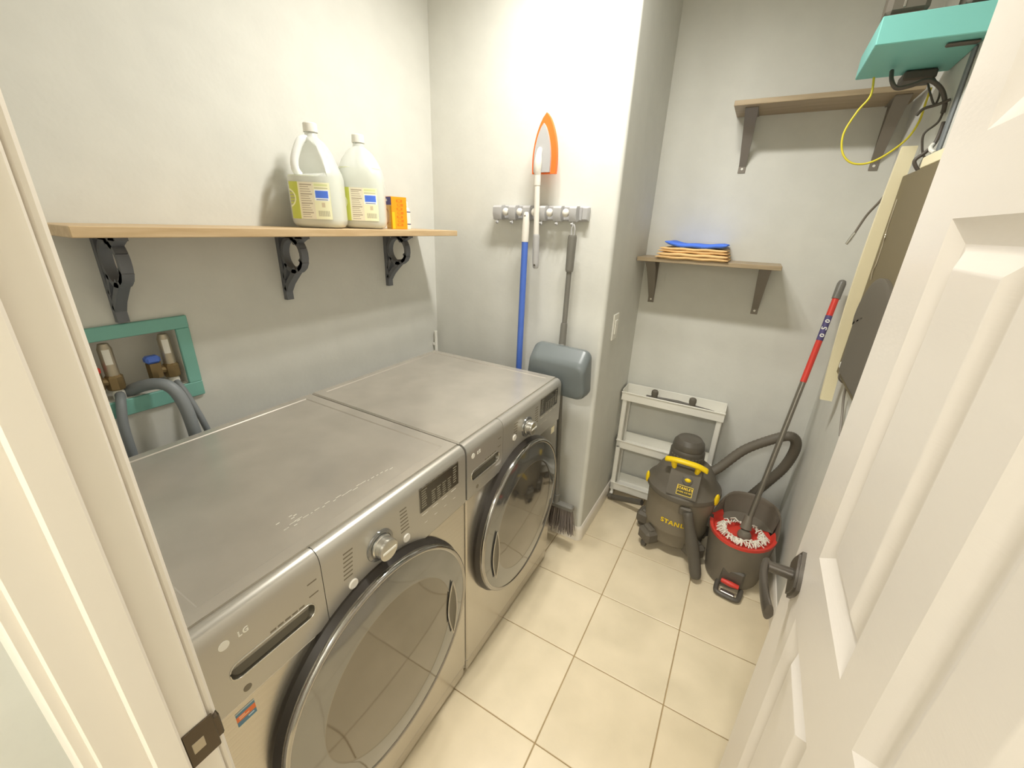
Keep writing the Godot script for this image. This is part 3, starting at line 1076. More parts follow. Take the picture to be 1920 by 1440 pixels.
# ------------------------------------------------------------------ plumbing box behind the washer
func outlet_box():
	var t := thing("washer_outlet_box", "recessed plumbing box with teal frame and two water valves behind the washer", "plumbing box", Vector3(0, 1.16, 1.31))
	var b := MB.new()
	var y0 := 1.036
	var y1 := 1.291
	var z0 := 1.167
	var z1 := 1.450
	var iy0 := 1.082
	var iy1 := 1.254
	var iz0 := 1.202
	var iz1 := 1.412
	b.box(Vector3(0.0005, iy1, z0), Vector3(0.011, y1, z1), 0.002)
	b.box(Vector3(0.0005, y0, z0), Vector3(0.011, iy0, z1), 0.002)
	b.box(Vector3(0.0005, iy0, z0), Vector3(0.011, iy1, iz0), 0.002)
	b.box(Vector3(0.0005, iy0, iz1), Vector3(0.011, iy1, z1), 0.002)
	part("frame", b, M.teal, t, 42, "teal painted frame")
	b = MB.new()
	# open tray set in the wall
	b.box(Vector3(-0.105, iy0 - 0.004, iz0 - 0.004), Vector3(-0.100, iy1 + 0.004, iz1 + 0.004))
	b.box(Vector3(-0.102, iy1, iz0 - 0.004), Vector3(0.0, iy1 + 0.004, iz1 + 0.004))
	b.box(Vector3(-0.102, iy0 - 0.004, iz0 - 0.004), Vector3(0.0, iy0, iz1 + 0.004))
	b.box(Vector3(-0.102, iy0, iz0 - 0.004), Vector3(0.0, iy1, iz0))
	b.box(Vector3(-0.102, iy0, iz1), Vector3(0.0, iy1, iz1 + 0.004))
	part("tray", b, M.white, t)
	for k in 2:
		var z := 1.230 if k == 0 else 1.364
		var vx := -0.012
		b = MB.new()
		b.xf = Transform3D(Basis.IDENTITY, Vector3(vx, 0, z))
		b.lathe([Vector2(0, 1.112), Vector2(0.019, 1.112), Vector2(0.021, 1.117), Vector2(0.021, 1.148), Vector2(0.016, 1.154), Vector2(0, 1.154)], 8)
		b.xf = Transform3D.IDENTITY
		b.tube([Vector3(vx, 1.134, z), Vector3(vx, 1.142, z + 0.036)], 0.012, 10)
		b.tube([Vector3(vx, 1.120, z + 0.040), Vector3(vx, 1.164, z + 0.040)], 0.0185, 8)
		var vb := part("valve", b, M.brass, t, 30)
		b = MB.new()
		b.xf = Transform3D(Basis.IDENTITY, Vector3(vx, 0, z))
		b.lathe([Vector2(0.0155, 1.152), Vector2(0.0155, 1.228), Vector2(0.011, 1.242), Vector2(0, 1.244)], 18)
		var ar := part("arrestor", b, M.pipe, vb)
		b = MB.new()
		b.xf = Transform3D(Basis.IDENTITY, Vector3(vx, 0, z))
		for q in 6:
			var a0 := -0.3 + q * 0.17
			b.face(Vector3(cos(a0), 0, sin(a0)) * 0.0159 + Vector3(0, 1.186, 0), Vector3(cos(a0 + 0.17), 0, sin(a0 + 0.17)) * 0.0159 + Vector3(0, 1.186, 0), Vector3(cos(a0 + 0.17), 0, sin(a0 + 0.17)) * 0.0159 + Vector3(0, 1.228, 0), Vector3(cos(a0), 0, sin(a0)) * 0.0159 + Vector3(0, 1.228, 0), Vector3(1, 0, 0))
		part("paper_label", b, M.white, ar)
		b = MB.new()
		b.xf = Transform3D(Basis.IDENTITY, Vector3(vx, 0, z))
		b.lathe([Vector2(0, 1.084), Vector2(0.014, 1.084), Vector2(0.014, 1.102), Vector2(0.011, 1.113), Vector2(0, 1.113)], 16)
		part("coupling", b, M.white, vb)
		b = MB.new()
		var hx := Vector3(vx + 0.004, 1.176, z + 0.042)
		b.box(hx + Vector3(-0.014, -0.012, -0.018), hx + Vector3(0.014, 0.010, 0.018), 0.006)
		part("handle", b, M.blue if k == 0 else M.red, vb, 42, "blue valve handle" if k == 0 else "red valve handle")
	# hoses
	var h := thing("drain_hose", "thick grey drain hose arching out of the plumbing box behind the washer", "hose", Vector3(0.06, 0.9, 1.26))
	b = MB.new()
	b.tube(smooth([Vector3(-0.06, 1.055, 1.345), Vector3(-0.02, 1.095, 1.335), Vector3(0.04, 1.118, 1.300), Vector3(0.075, 1.108, 1.275), Vector3(0.095, 1.06, 1.262), Vector3(0.105, 0.98, 1.258), Vector3(0.108, 0.88, 1.258), Vector3(0.105, 0.70, 1.26)], 8), 0.0165, 16)
	part("hose", b, M.rubber_grey, h)
	h = thing("supply_hose", "grey water hose hanging from the blue valve behind the washer", "hose", Vector3(0.03, 0.9, 1.24))
	b = MB.new()
	b.tube(smooth([Vector3(-0.012, 1.094, 1.230), Vector3(0.008, 1.088, 1.229), Vector3(0.035, 1.05, 1.224), Vector3(0.058, 0.98, 1.214), Vector3(0.066, 0.90, 1.205), Vector3(0.07, 0.75, 1.20)], 8), 0.009, 12)
	part("hose", b, M.rubber_grey, h)
	h = thing("supply_hose", "grey water hose hanging straight down from the red valve behind the washer", "hose", Vector3(0.03, 0.9, 1.39))
	b = MB.new()
	b.tube(smooth([Vector3(-0.012, 1.096, 1.364), Vector3(0.008, 1.094, 1.368), Vector3(0.034, 1.075, 1.380), Vector3(0.042, 1.02, 1.39), Vector3(0.045, 0.93, 1.392), Vector3(0.045, 0.75, 1.392)], 8), 0.0115, 12)
	part("hose", b, M.rubber_grey, h)

# ------------------------------------------------------------------ alcove floor
func vacuum():
	var C := Vector3(1.372, 0, -0.285)
	var t := thing("shop_vacuum", "black and yellow wet-dry shop vacuum on casters with its hose looped to the side", "vacuum", C)
	var b := MB.new()
	b.xf = Transform3D(Basis.IDENTITY, C)
	b.lathe([Vector2(0, 0.055), Vector2(0.135, 0.055), Vector2(0.143, 0.065), Vector2(0.150, 0.14), Vector2(0.158, 0.145), Vector2(0.163, 0.30), Vector2(0.166, 0.345), Vector2(0.160, 0.350)], 48)
	var drum := part("drum", b, M.vac_body, t, 25)
	# printed name, bent round the drum
	var tm := lettering("STANLEY", 0.034, 0.001)
	var arr := tm.surface_get_arrays(0)
	var vs: PackedVector3Array = arr[Mesh.ARRAY_VERTEX]
	var ns: PackedVector3Array = arr[Mesh.ARRAY_NORMAL]
	for i in vs.size():
		var a := 0.10 + vs[i].x * 1.12 / 0.160
		var yy := 0.215 + vs[i].y
		var rr := 0.1618 + (yy - 0.215) * 0.032 + vs[i].z
		vs[i] = Vector3(sin(a) * rr, yy, cos(a) * rr)
		ns[i] = ns[i].rotated(Vector3.UP, a)
	arr[Mesh.ARRAY_VERTEX] = vs
	arr[Mesh.ARRAY_NORMAL] = ns
	arr[Mesh.ARRAY_TANGENT] = null
	var bent := ArrayMesh.new()
	bent.add_surface_from_arrays(Mesh.PRIMITIVE_TRIANGLES, arr)
	shape("lettering", bent, M.yellow, drum, Vector3.ZERO)
	b = MB.new()
	b.xf = Transform3D(Basis.IDENTITY, C)
	b.lathe([Vector2(0.160, 0.346), Vector2(0.178, 0.346), Vector2(0.181, 0.356), Vector2(0.178, 0.372), Vector2(0.166, 0.384), Vector2(0.150, 0.405), Vector2(0.132, 0.445), Vector2(0.112, 0.475), Vector2(0.092, 0.488), Vector2(0.0, 0.49)], 48)
	part("lid", b, M.black_soft, t, 30)
	b = MB.new()
	b.xf = Transform3D(Basis.IDENTITY, C + Vector3(-0.015, 0, -0.02))
	b.lathe([Vector2(0.084, 0.484), Vector2(0.082, 0.545), Vector2(0.074, 0.560), Vector2(0.076, 0.566), Vector2(0.072, 0.592), Vector2(0.056, 0.612), Vector2(0.03, 0.620), Vector2(0, 0.622)], 36)
	var cap := part("motor_cap", b, M.black, t, 30)
	for k in 10:
		b = MB.new()
		var a := PI * 0.15 + k * 0.22
		b.xf = Transform3D(Basis(Vector3.UP, PI / 2 - a), C + Vector3(-0.015, 0, -0.02)) 
		b.box(Vector3(-0.006, 0.497, 0.080), Vector3(0.006, 0.535, 0.0855), 0.001)
		part("vent_rib", b, M.black_soft, cap)
	# front block under the handle, sloping to the rim
	b = MB.new()
	b.xf = Transform3D(Basis(Vector3(0, 0, 1), Vector3(0, 1, 0), Vector3(-1, 0, 0)), C)
	b.prism(PackedVector2Array([Vector2(0.04, 0.38), Vector2(0.171, 0.384), Vector2(0.168, 0.392), Vector2(0.120, 0.492), Vector2(0.108, 0.505), Vector2(0.04, 0.51)]), -0.075, 0.062)
	var blk := part("front_housing", b, M.black_soft, t, 30)
	# name plate on the slope
	var im := Image.create(96, 64, false, Image.FORMAT_RGB8)
	im.fill(Color(0.24, 0.21, 0.09))
	for r in [Rect2i(0, 0, 96, 4), Rect2i(0, 60, 96, 4), Rect2i(0, 0, 4, 64), Rect2i(92, 0, 4, 64)]:
		im.fill_rect(r, Color(0.88, 0.78, 0.28))
	var lm := pm(Color(1, 1, 1), 0.4)
	lm.albedo_texture = ImageTexture.create_from_image(im)
	var sl := (Vector3(0, 0.492, 0.120) - Vector3(0, 0.392, 0.168)).normalized()
	var nr := Vector3(0, -sl.z, sl.y)
	if nr.z < 0: nr = -nr
	var pc := C + Vector3(0.018, 0.392, 0.168) + sl * 0.026 + nr * 0.0012
	b = MB.new()
	var ux := Vector3(0.036, 0, 0)
	b.face(pc - ux - sl * 0.024, pc + ux - sl * 0.024, pc + ux + sl * 0.024, pc - ux + sl * 0.024, nr)
	var plate := part("name_plate", b, lm, t, 42, "black plate with yellow border and lettering")
	for row in [["STANLEY", 0.0175, 0.010], ["4 GAL 4.5 HP", 0.0105, -0.007]]:
		var x := MeshInstance3D.new()
		x.mesh = lettering(row[0], row[1], 0.0006)
		x.material_override = M.yellow
		x.name = "lettering"
		plate.add_child(x, true)
		x.transform = Transform3D(Basis(Vector3(1, 0, 0), sl, nr), pc + sl * row[2] + nr * 0.0004 - C)
	# switch
	b = MB.new()
	b.xf = aim(C + Vector3(0.020, 0.392, 0.168) + sl * 0.078, nr)
	b.lathe([Vector2(0.024, -0.003), Vector2(0.024, 0.003), Vector2(0.019, 0.005), Vector2(0, 0.005)], 24)
	var sw := part("switch_bezel", b, M.black, t)
	b = MB.new()
	var sp := C + Vector3(0.022, 0.392, 0.168) + sl * 0.079 + nr * 0.005
	b.ball(sp, Vector3(0.015, 0.010, 0.008), 14, 8)
	part("switch", b, M.yellow, sw)
	# carrying handle
	b = MB.new()
	var hp := smooth([C + Vector3(-0.100, 0.532, 0.105), C + Vector3(-0.055, 0.545, 0.118), C + Vector3(0.0, 0.548, 0.122), C + Vector3(0.055, 0.542, 0.118), C + Vector3(0.098, 0.522, 0.105)], 6)
	var R := []
	for i in hp.size():
		var ring := []
		var e := 0.75 if i == 0 or i == hp.size() - 1 else 1.0
		for k in 14:
			var a := TAU * k / 14.0
			ring.append(hp[i] + Vector3(0, cos(a) * 0.0125 * e, sin(a) * 0.017 * e))
		R.append(ring)
	b.loft(R, true)
	var hd := part("handle", b, M.yellow, t, 50, "yellow carrying handle")
	for s in [-1.0, 1.0]:
		b = MB.new()
		b.tube([C + Vector3(s * 0.058, 0.540, 0.114), C + Vector3(s * 0.054, 0.515, 0.110), C + Vector3(s * 0.050, 0.490, 0.104)], [0.0165, 0.013, 0.010], 12)
		part("handle_leg", b, M.yellow, hd)
	# latches
	for a in [-1.28, 1.12]:
		b = MB.new()
		var o := C + Vector3(sin(a) * 0.180, 0.372, cos(a) * 0.180)
		b.xf = Transform3D(Basis(Vector3.UP, a), o)
		b.ball(Vector3.ZERO, Vector3(0.017, 0.032, 0.010), 16, 10)
		part("latch", b, M.yellow, t)
	# casters on lugs
	for a in [-0.75, 0.80, -1.75, 2.2]:
		var d := Vector3(sin(a), 0, cos(a))
		b = MB.new()
		b.xf = Transform3D(Basis(Vector3.UP, a), C)
		b.box(Vector3(-0.045, 0.035, 0.115), Vector3(0.045, 0.108, 0.200), 0.014)
		b.box(Vector3(-0.030, 0.100, 0.130), Vector3(0.030, 0.122, 0.178), 0.008)
		var lug := part("caster_lug", b, M.black_soft, t, 30)
		b = MB.new()
		b.xf = Transform3D(Basis(Vector3.UP, a + 0.6), C + d * 0.178)
		b.xf = b.xf * Transform3D(Basis(Vector3(0, 1, 0), Vector3(1, 0, 0), Vector3(0, 0, -1)), Vector3(0, 0.021, 0))
		b.lathe([Vector2(0, -0.013), Vector2(0.018, -0.013), Vector2(0.021, -0.009), Vector2(0.021, 0.009), Vector2(0.018, 0.013), Vector2(0, 0.013)], 20)
		part("wheel", b, M.black, lug)
	# hose from the lid over to the mop bucket
	b = MB.new()
	var path := smooth([C + Vector3(0.085, 0.425, -0.03), C + Vector3(0.14, 0.465, -0.07), Vector3(1.60, 0.575, -0.40), Vector3(1.70, 0.655, -0.42), Vector3(1.765, 0.690, -0.43), Vector3(1.800, 0.668, -0.44), Vector3(1.806, 0.600, -0.45), Vector3(1.785, 0.500, -0.46), Vector3(1.735, 0.38, -0.475), Vector3(1.68, 0.25, -0.49), Vector3(1.64, 0.10, -0.50), Vector3(1.60, 0.03, -0.52)], 14)
	var rad := []
	for i in path.size(): rad.append(0.0225 + (0.0012 if i % 2 == 0 else -0.0006))
	b.tube(path, rad, 16)
	var hose := part("hose", b, M.black_soft, t, 60, "long black suction hose")
	b = MB.new()
	b.tube([path[0] + Vector3(-0.03, -0.02, 0.01), path[3], path[5]], [0.030, 0.029, 0.026], 18)
	part("cuff", b, M.black, hose)
	# hose end and nozzle hung on the front
	b = MB.new()
	b.tube(smooth([C + Vector3(0.052, 0.318, 0.176), C + Vector3(0.064, 0.285, 0.188), C + Vector3(0.085, 0.225, 0.198), C + Vector3(0.105, 0.165, 0.208), C + Vector3(0.128, 0.10, 0.222), C + Vector3(0.145, 0.045, 0.240), C + Vector3(0.152, 0.021, 0.249)], 6), [0.022, 0.023, 0.024, 0.024, 0.024, 0.024, 0.024, 0.024, 0.024, 0.024, 0.024, 0.025, 0.026, 0.027, 0.028, 0.029, 0.030, 0.031, 0.031, 0.031, 0.030, 0.030, 0.029, 0.029, 0.029, 0.028, 0.028, 0.028, 0.028, 0.027, 0.027, 0.026, 0.025, 0.024, 0.023, 0.021, 0.020], 16)
	part("nozzle", b, M.black, t)
	b = MB.new()
	b.box(C + Vector3(0.012, 0.288, 0.158), C + Vector3(0.07, 0.336, 0.180), 0.008)
	part("tool_clip", b, M.black_soft, t)
	# loose wand on the floor
	var w := thing("vacuum_wand", "black vacuum wand lying on the floor by the cart foot", "vacuum tool", Vector3(1.06, 0, -0.42))
	b = MB.new()
	b.tube([Vector3(0.968, 0.018, -0.452), Vector3(0.99, 0.022, -0.446), Vector3(1.08, 0.056, -0.418), Vector3(1.172, 0.091, -0.390)], [0.0165, 0.0165, 0.0165, 0.018], 16)
	part("tube", b, M.black, w)
	b = MB.new()
	b.tube([Vector3(0.962, 0.0175, -0.454), Vector3(0.985, 0.0215, -0.4475)], [0.0175, 0.0185], 16)
	part("end_collar", b, M.black_soft, w)

func ell(c: Vector3, rx: float, rz: float, turn: float, n := 40, lift := 0.0) -> Array:
	var out := []
	for k in n:
		var a := TAU * k / n
		var p := Vector3(cos(a) * rx, 0, -sin(a) * rz)
		# lift raises the back of the rim
		p.y = lift * smoothstep(-0.1, 0.75, -p.z / rz)
		out.append(c + p.rotated(Vector3.UP, turn))
	return out

func mop_bucket():
	var C := Vector3(1.672, 0, -0.225)
	var tn := -0.25
	var t := thing("mop_bucket", "dark grey oval spin mop bucket with red wringer basket and foot pedal", "bucket", C)
	var b := MB.new()
	b.loft([ell(C + Vector3(0, 0.004, 0.01), 0.112, 0.140, tn), ell(C + Vector3(0, 0.012, 0.01), 0.120, 0.148, tn), ell(C + Vector3(0, 0.14, 0.004), 0.133, 0.160, tn), ell(C + Vector3(0, 0.245, 0), 0.143, 0.170, tn, 40, 0.085), ell(C + Vector3(0, 0.255, 0), 0.146, 0.173, tn, 40, 0.095), ell(C + Vector3(0, 0.258, 0), 0.143, 0.170, tn, 40, 0.097), ell(C + Vector3(0, 0.246, 0), 0.136, 0.162, tn, 40, 0.095), ell(C + Vector3(0, 0.17, 0.0), 0.128, 0.153, tn)], true)
	part("tub", b, M.bucket, t, 35)
	# red wringer deck: front part of the rim and a sunk basket
	b = MB.new()
	var O := ell(C + Vector3(0, 0.262, 0.002), 0.1445, 0.1715, tn)
	var I := ell(C + Vector3(0, 0.259, 0.006), 0.130, 0.154, tn)
	var D := ell(C + Vector3(0, 0.243, 0.012), 0.118, 0.136, tn)
	for k in 40:
		var k2 := (k + 1) % 40
		var a := TAU * (k + 0.5) / 40.0
		if sin(a) > 0.45: continue
		b.face(O[k], O[k2], I[k2], I[k], Vector3.UP)
		b.face(O[k], O[k2], O[k2] - Vector3(0, 0.014, 0), O[k] - Vector3(0, 0.014, 0), O[k] - C)
		b.face(I[k], I[k2], D[k2], D[k], Vector3.UP)
	for k in 40:
		b.tri(C + Vector3(0, 0.234, 0.02), D[k], D[(k + 1) % 40])
	part("wringer_basket", b, M.red, t, 35, "red wringer basket")
	# splash wall at the back
	b = MB.new()
	var w0 := []
	var w1 := []
	for k in range(3, 18):
		var a := TAU * k / 40.0
		w0.append((Vector3(cos(a) * 0.124, 0.246, -sin(a) * 0.148)).rotated(Vector3.UP, tn) + C)
		w1.append((Vector3(cos(a) * 0.136, 0.330, -sin(a) * 0.162)).rotated(Vector3.UP, tn) + C)
	for i in w0.size() - 1:
		b.face(w0[i], w0[i + 1], w1[i + 1], w1[i], C - w0[i])
		b.face(w0[i], w0[i + 1], C + Vector3(w0[i + 1].x - C.x, 0.246, -0.045), C + Vector3(w0[i].x - C.x, 0.246, -0.045), Vector3.UP)
	part("splash_guard", b, M.bucket, t, 50)
	# pedal niche at the front
	b = MB.new()
	var F := Transform3D(Basis(Vector3.UP, -0.12), C + Vector3(-0.003, 0, 0.150))
	b.xf = F
	b.box(Vector3(-0.050, 0.03, -0.02), Vector3(0.050, 0.120, 0.012), 0.008)
	var ped := part("pedal_housing", b, M.black, t)
	b = MB.new()
	b.xf = F
	b.tube(smooth([Vector3(-0.050, 0.022, 0.0), Vector3(-0.049, 0.015, 0.045), Vector3(-0.040, 0.014, 0.066), Vector3(0.0, 0.014, 0.070), Vector3(0.040, 0.014, 0.066), Vector3(0.049, 0.015, 0.045), Vector3(0.050, 0.022, 0.0)], 6), 0.011, 12)
	part("pedal_frame", b, M.black, ped)
	b = MB.new()
	b.xf = F
	b.box(Vector3(-0.030, 0.012, 0.034), Vector3(0.030, 0.019, 0.054), 0.003)
	part("tread", b, M.satin, ped)
	b = MB.new()
	b.xf = F
	b.tube([Vector3(-0.036, 0.052, 0.022), Vector3(0.0, 0.056, 0.028), Vector3(0.036, 0.052, 0.022)], [0.010, 0.013, 0.010], 14)
	part("pedal", b, M.red, ped, 42, "red foot pedal")
	# side latch
	b = MB.new()
	b.box(C + Vector3(-0.158, 0.20, -0.03), C + Vector3(-0.128, 0.262, 0.01), 0.006)
	part("carry_handle", b, M.black, t)

func spin_mop():
	var A := Vector3(1.678, 0.285, -0.183)
	var B := Vector3(1.800, 1.408, -0.550)
	var t := thing("spin_mop", "spin mop with red and grey pole standing in the bucket", "mop", A)
	var at := func(f: float) -> Vector3: return A.lerp(B, f)
	var b := MB.new()
	b.tube([at.call(0.02), at.call(0.62)], 0.0115, 14)
	part("lower_pole", b, M.mop_pole, t)
	b = MB.new()
	b.tube([at.call(0.61), at.call(0.945)], 0.0125, 14)
	var up := part("upper_pole", b, M.red, t, 42, "red upper pole")
	b = MB.new()
	b.tube([at.call(0.772), at.call(0.866)], 0.0130, 14)
	var lb := part("sleeve_label", b, M.violet, up, 42, "violet label with white characters")
	# three white characters running along the pole, bent round it
	var dir := (B - A).normalized()
	var vw := (Vector3(1.4645, 1.58, 1.747) - at.call(0.82)) as Vector3
	var nz := (vw - dir * vw.dot(dir)).normalized()
	var sx := dir.cross(nz)
	var k := 0
	for ch in ["o", "S", "o"]:
		var m := lettering(ch, 0.030, 0.0006)
		var arr := m.surface_get_arrays(0)
		var vs: PackedVector3Array = arr[Mesh.ARRAY_VERTEX]
		var ns: PackedVector3Array = arr[Mesh.ARRAY_NORMAL]
		var o: Vector3 = at.call(0.845 - 0.027 * k)
		for i in vs.size():
			var q := vs[i]
			var a := q.y / 0.0132
			var rr := 0.0132 + q.z
			vs[i] = o + dir * q.x + nz * cos(a) * rr - sx * sin(a) * rr - A
			ns[i] = nz
		arr[Mesh.ARRAY_VERTEX] = vs
		arr[Mesh.ARRAY_NORMAL] = ns
		arr[Mesh.ARRAY_TANGENT] = null
		var am := ArrayMesh.new()
		am.add_surface_from_arrays(Mesh.PRIMITIVE_TRIANGLES, arr)
		shape("lettering", am, M.white, lb, Vector3.ZERO)
		k += 1
	b = MB.new()
	b.tube([at.call(0.93), at.call(0.985), at.call(0.996), at.call(1.0)], [0.0155, 0.0165, 0.013, 0.006], 14)
	part("grip", b, M.pole_grey, t)
	# head: grey hub and pale fibre ring
	b = MB.new()
	b.tube([A + Vector3(0, 0.06, -0.02), A + Vector3(0, 0.02, -0.006), A], [0.016, 0.022, 0.026], 16)
	b.xf = Transform3D(Basis.IDENTITY, A + Vector3(0, -0.032, 0.016))
	b.lathe([Vector2(0, 0), Vector2(0.030, 0), Vector2(0.029, 0.012), Vector2(0.02, 0.028), Vector2(0, 0.034)], 24)
	part("hub", b, M.bucket, t)
	b = MB.new()
	var rng := RandomNumberGenerator.new()
	rng.seed = 77
	var C := Vector3(1.668, 0.246, -0.190)
	for i in 170:
		var a := rng.randf() * TAU
		# the ring is thin where the hub leans on it
		if sin(a) > 0.35 and rng.randf() < 0.62: continue
		var r0 := rng.randf_range(0.062, 0.076)
		var r1 := r0 + rng.randf_range(0.016, 0.034)
		var el := Vector3(1.05, 1, 0.95)
		var d := Vector3(cos(a), 0, -sin(a))
		var a2 := a + rng.randf_range(-0.35, 0.35)
		var d2 := Vector3(cos(a2), 0, -sin(a2))
		var hgt := rng.randf_range(0.002, 0.016)
		var p0 := C + d * r0 * el + Vector3(0, hgt + 0.006, 0.008)
		var p2 := C + d2 * r1 * el + Vector3(0, rng.randf_range(0.0, 0.014), 0.008)
		var p1 := (p0 + p2) * 0.5 + Vector3(0, rng.randf_range(0.004, 0.016), 0)
		b.tube([p0, p1, p2], 0.0031, 6)
	var fb := part("mop_fibres", b, M.mop_fibre, t, 60)
	fb.set_meta("kind", "stuff")

func cart():
	var x0 := 0.956
	var x1 := 1.478
	var z0 := ZA + 0.016
	var z1 := z0 + 0.118
	var t := thing("storage_cart", "slim white three-tier plastic cart in the alcove corner", "cart", Vector3((x0 + x1) * 0.5, 0, (z0 + z1) * 0.5))
	for y in [0.06, 0.355, 0.665]:
		var b := MB.new()
		var top: bool = y > 0.6
		var h := 0.062
		var w := 0.004
		var e := 0.006 if top else 0.0
		b.box(Vector3(x0, y, z0), Vector3(x1, y + w, z1))
		b.box(Vector3(x0 - e, y, z0 - e), Vector3(x1 + e, y + h, z0 - e + w), 0.001)
		b.box(Vector3(x0 - e, y, z1 + e - w), Vector3(x1 + e, y + h * 0.8, z1 + e), 0.001)
		b.box(Vector3(x0 - e, y, z0), Vector3(x0 - e + w, y + h, z1), 0.001)
		b.box(Vector3(x1 + e - w, y, z0), Vector3(x1 + e, y + h, z1), 0.001)
		b.box(Vector3(x0 - e - 0.002, y + h * 0.8 - 0.004, z1 + e - 0.001), Vector3(x1 + e + 0.002, y + h * 0.8 + 0.003, z1 + e + 0.004), 0.001)
		part("tray", b, M.white, t)
	for px in [x0, x1 - 0.026]:
		for pz in [z0, z1 - 0.022]:
			var b := MB.new()
			b.box(Vector3(px, 0.055, pz), Vector3(px + 0.026, 0.672, pz + 0.022), 0.004)
			part("post", b, M.white, t)
			b = MB.new()
			b.xf = Transform3D(Basis(Vector3(0, 1, 0), Vector3(1, 0, 0), Vector3(0, 0, -1)), Vector3(px + 0.013, 0.020, pz + 0.011))
			b.lathe([Vector2(0, -0.009), Vector2(0.018, -0.009), Vector2(0.020, -0.006), Vector2(0.020, 0.006), Vector2(0.018, 0.009), Vector2(0, 0.009)], 18)
			b.xf = Transform3D.IDENTITY
			b.box(Vector3(px + 0.006, 0.030, pz + 0.004), Vector3(px + 0.020, 0.058, pz + 0.018), 0.002)
			part("caster", b, M.white, t)
	var d := thing("black_rod", "black rod with two round knobs lying in the top tray of the white cart", "tool", Vector3(1.24, 0.69, z0 + 0.06))
	var b2 := MB.new()
	b2.tube([Vector3(1.075, 0.700, z0 + 0.070), Vector3(1.245, 0.7005, z0 + 0.064), Vector3(1.43, 0.690, z0 + 0.060)], [0.006, 0.0095, 0.0045], 12)
	part("bar", b2, M.black, d)
	for x in [1.118, 1.318]:
		b2 = MB.new()
		b2.xf = Transform3D(Basis.IDENTITY, Vector3(x, 0.703, z0 + 0.068))
		b2.lathe([Vector2(0, -0.032), Vector2(0.017, -0.032), Vector2(0.017, 0.012), Vector2(0.019, 0.018), Vector2(0.018, 0.034), Vector2(0.012, 0.040), Vector2(0, 0.041)], 20)
		part("knob", b2, M.black_soft, d)

# ------------------------------------------------------------------ right wall
func cable(called: String, label: String, pts: Array, r: float, m: Material, group := "") -> MeshInstance3D:
	var b := MB.new()
	b.tube(smooth(pts, 8), r, 8)
	var o := part(called, b, m, self, 60)
	tag(o, label, "cable", group)
	return o

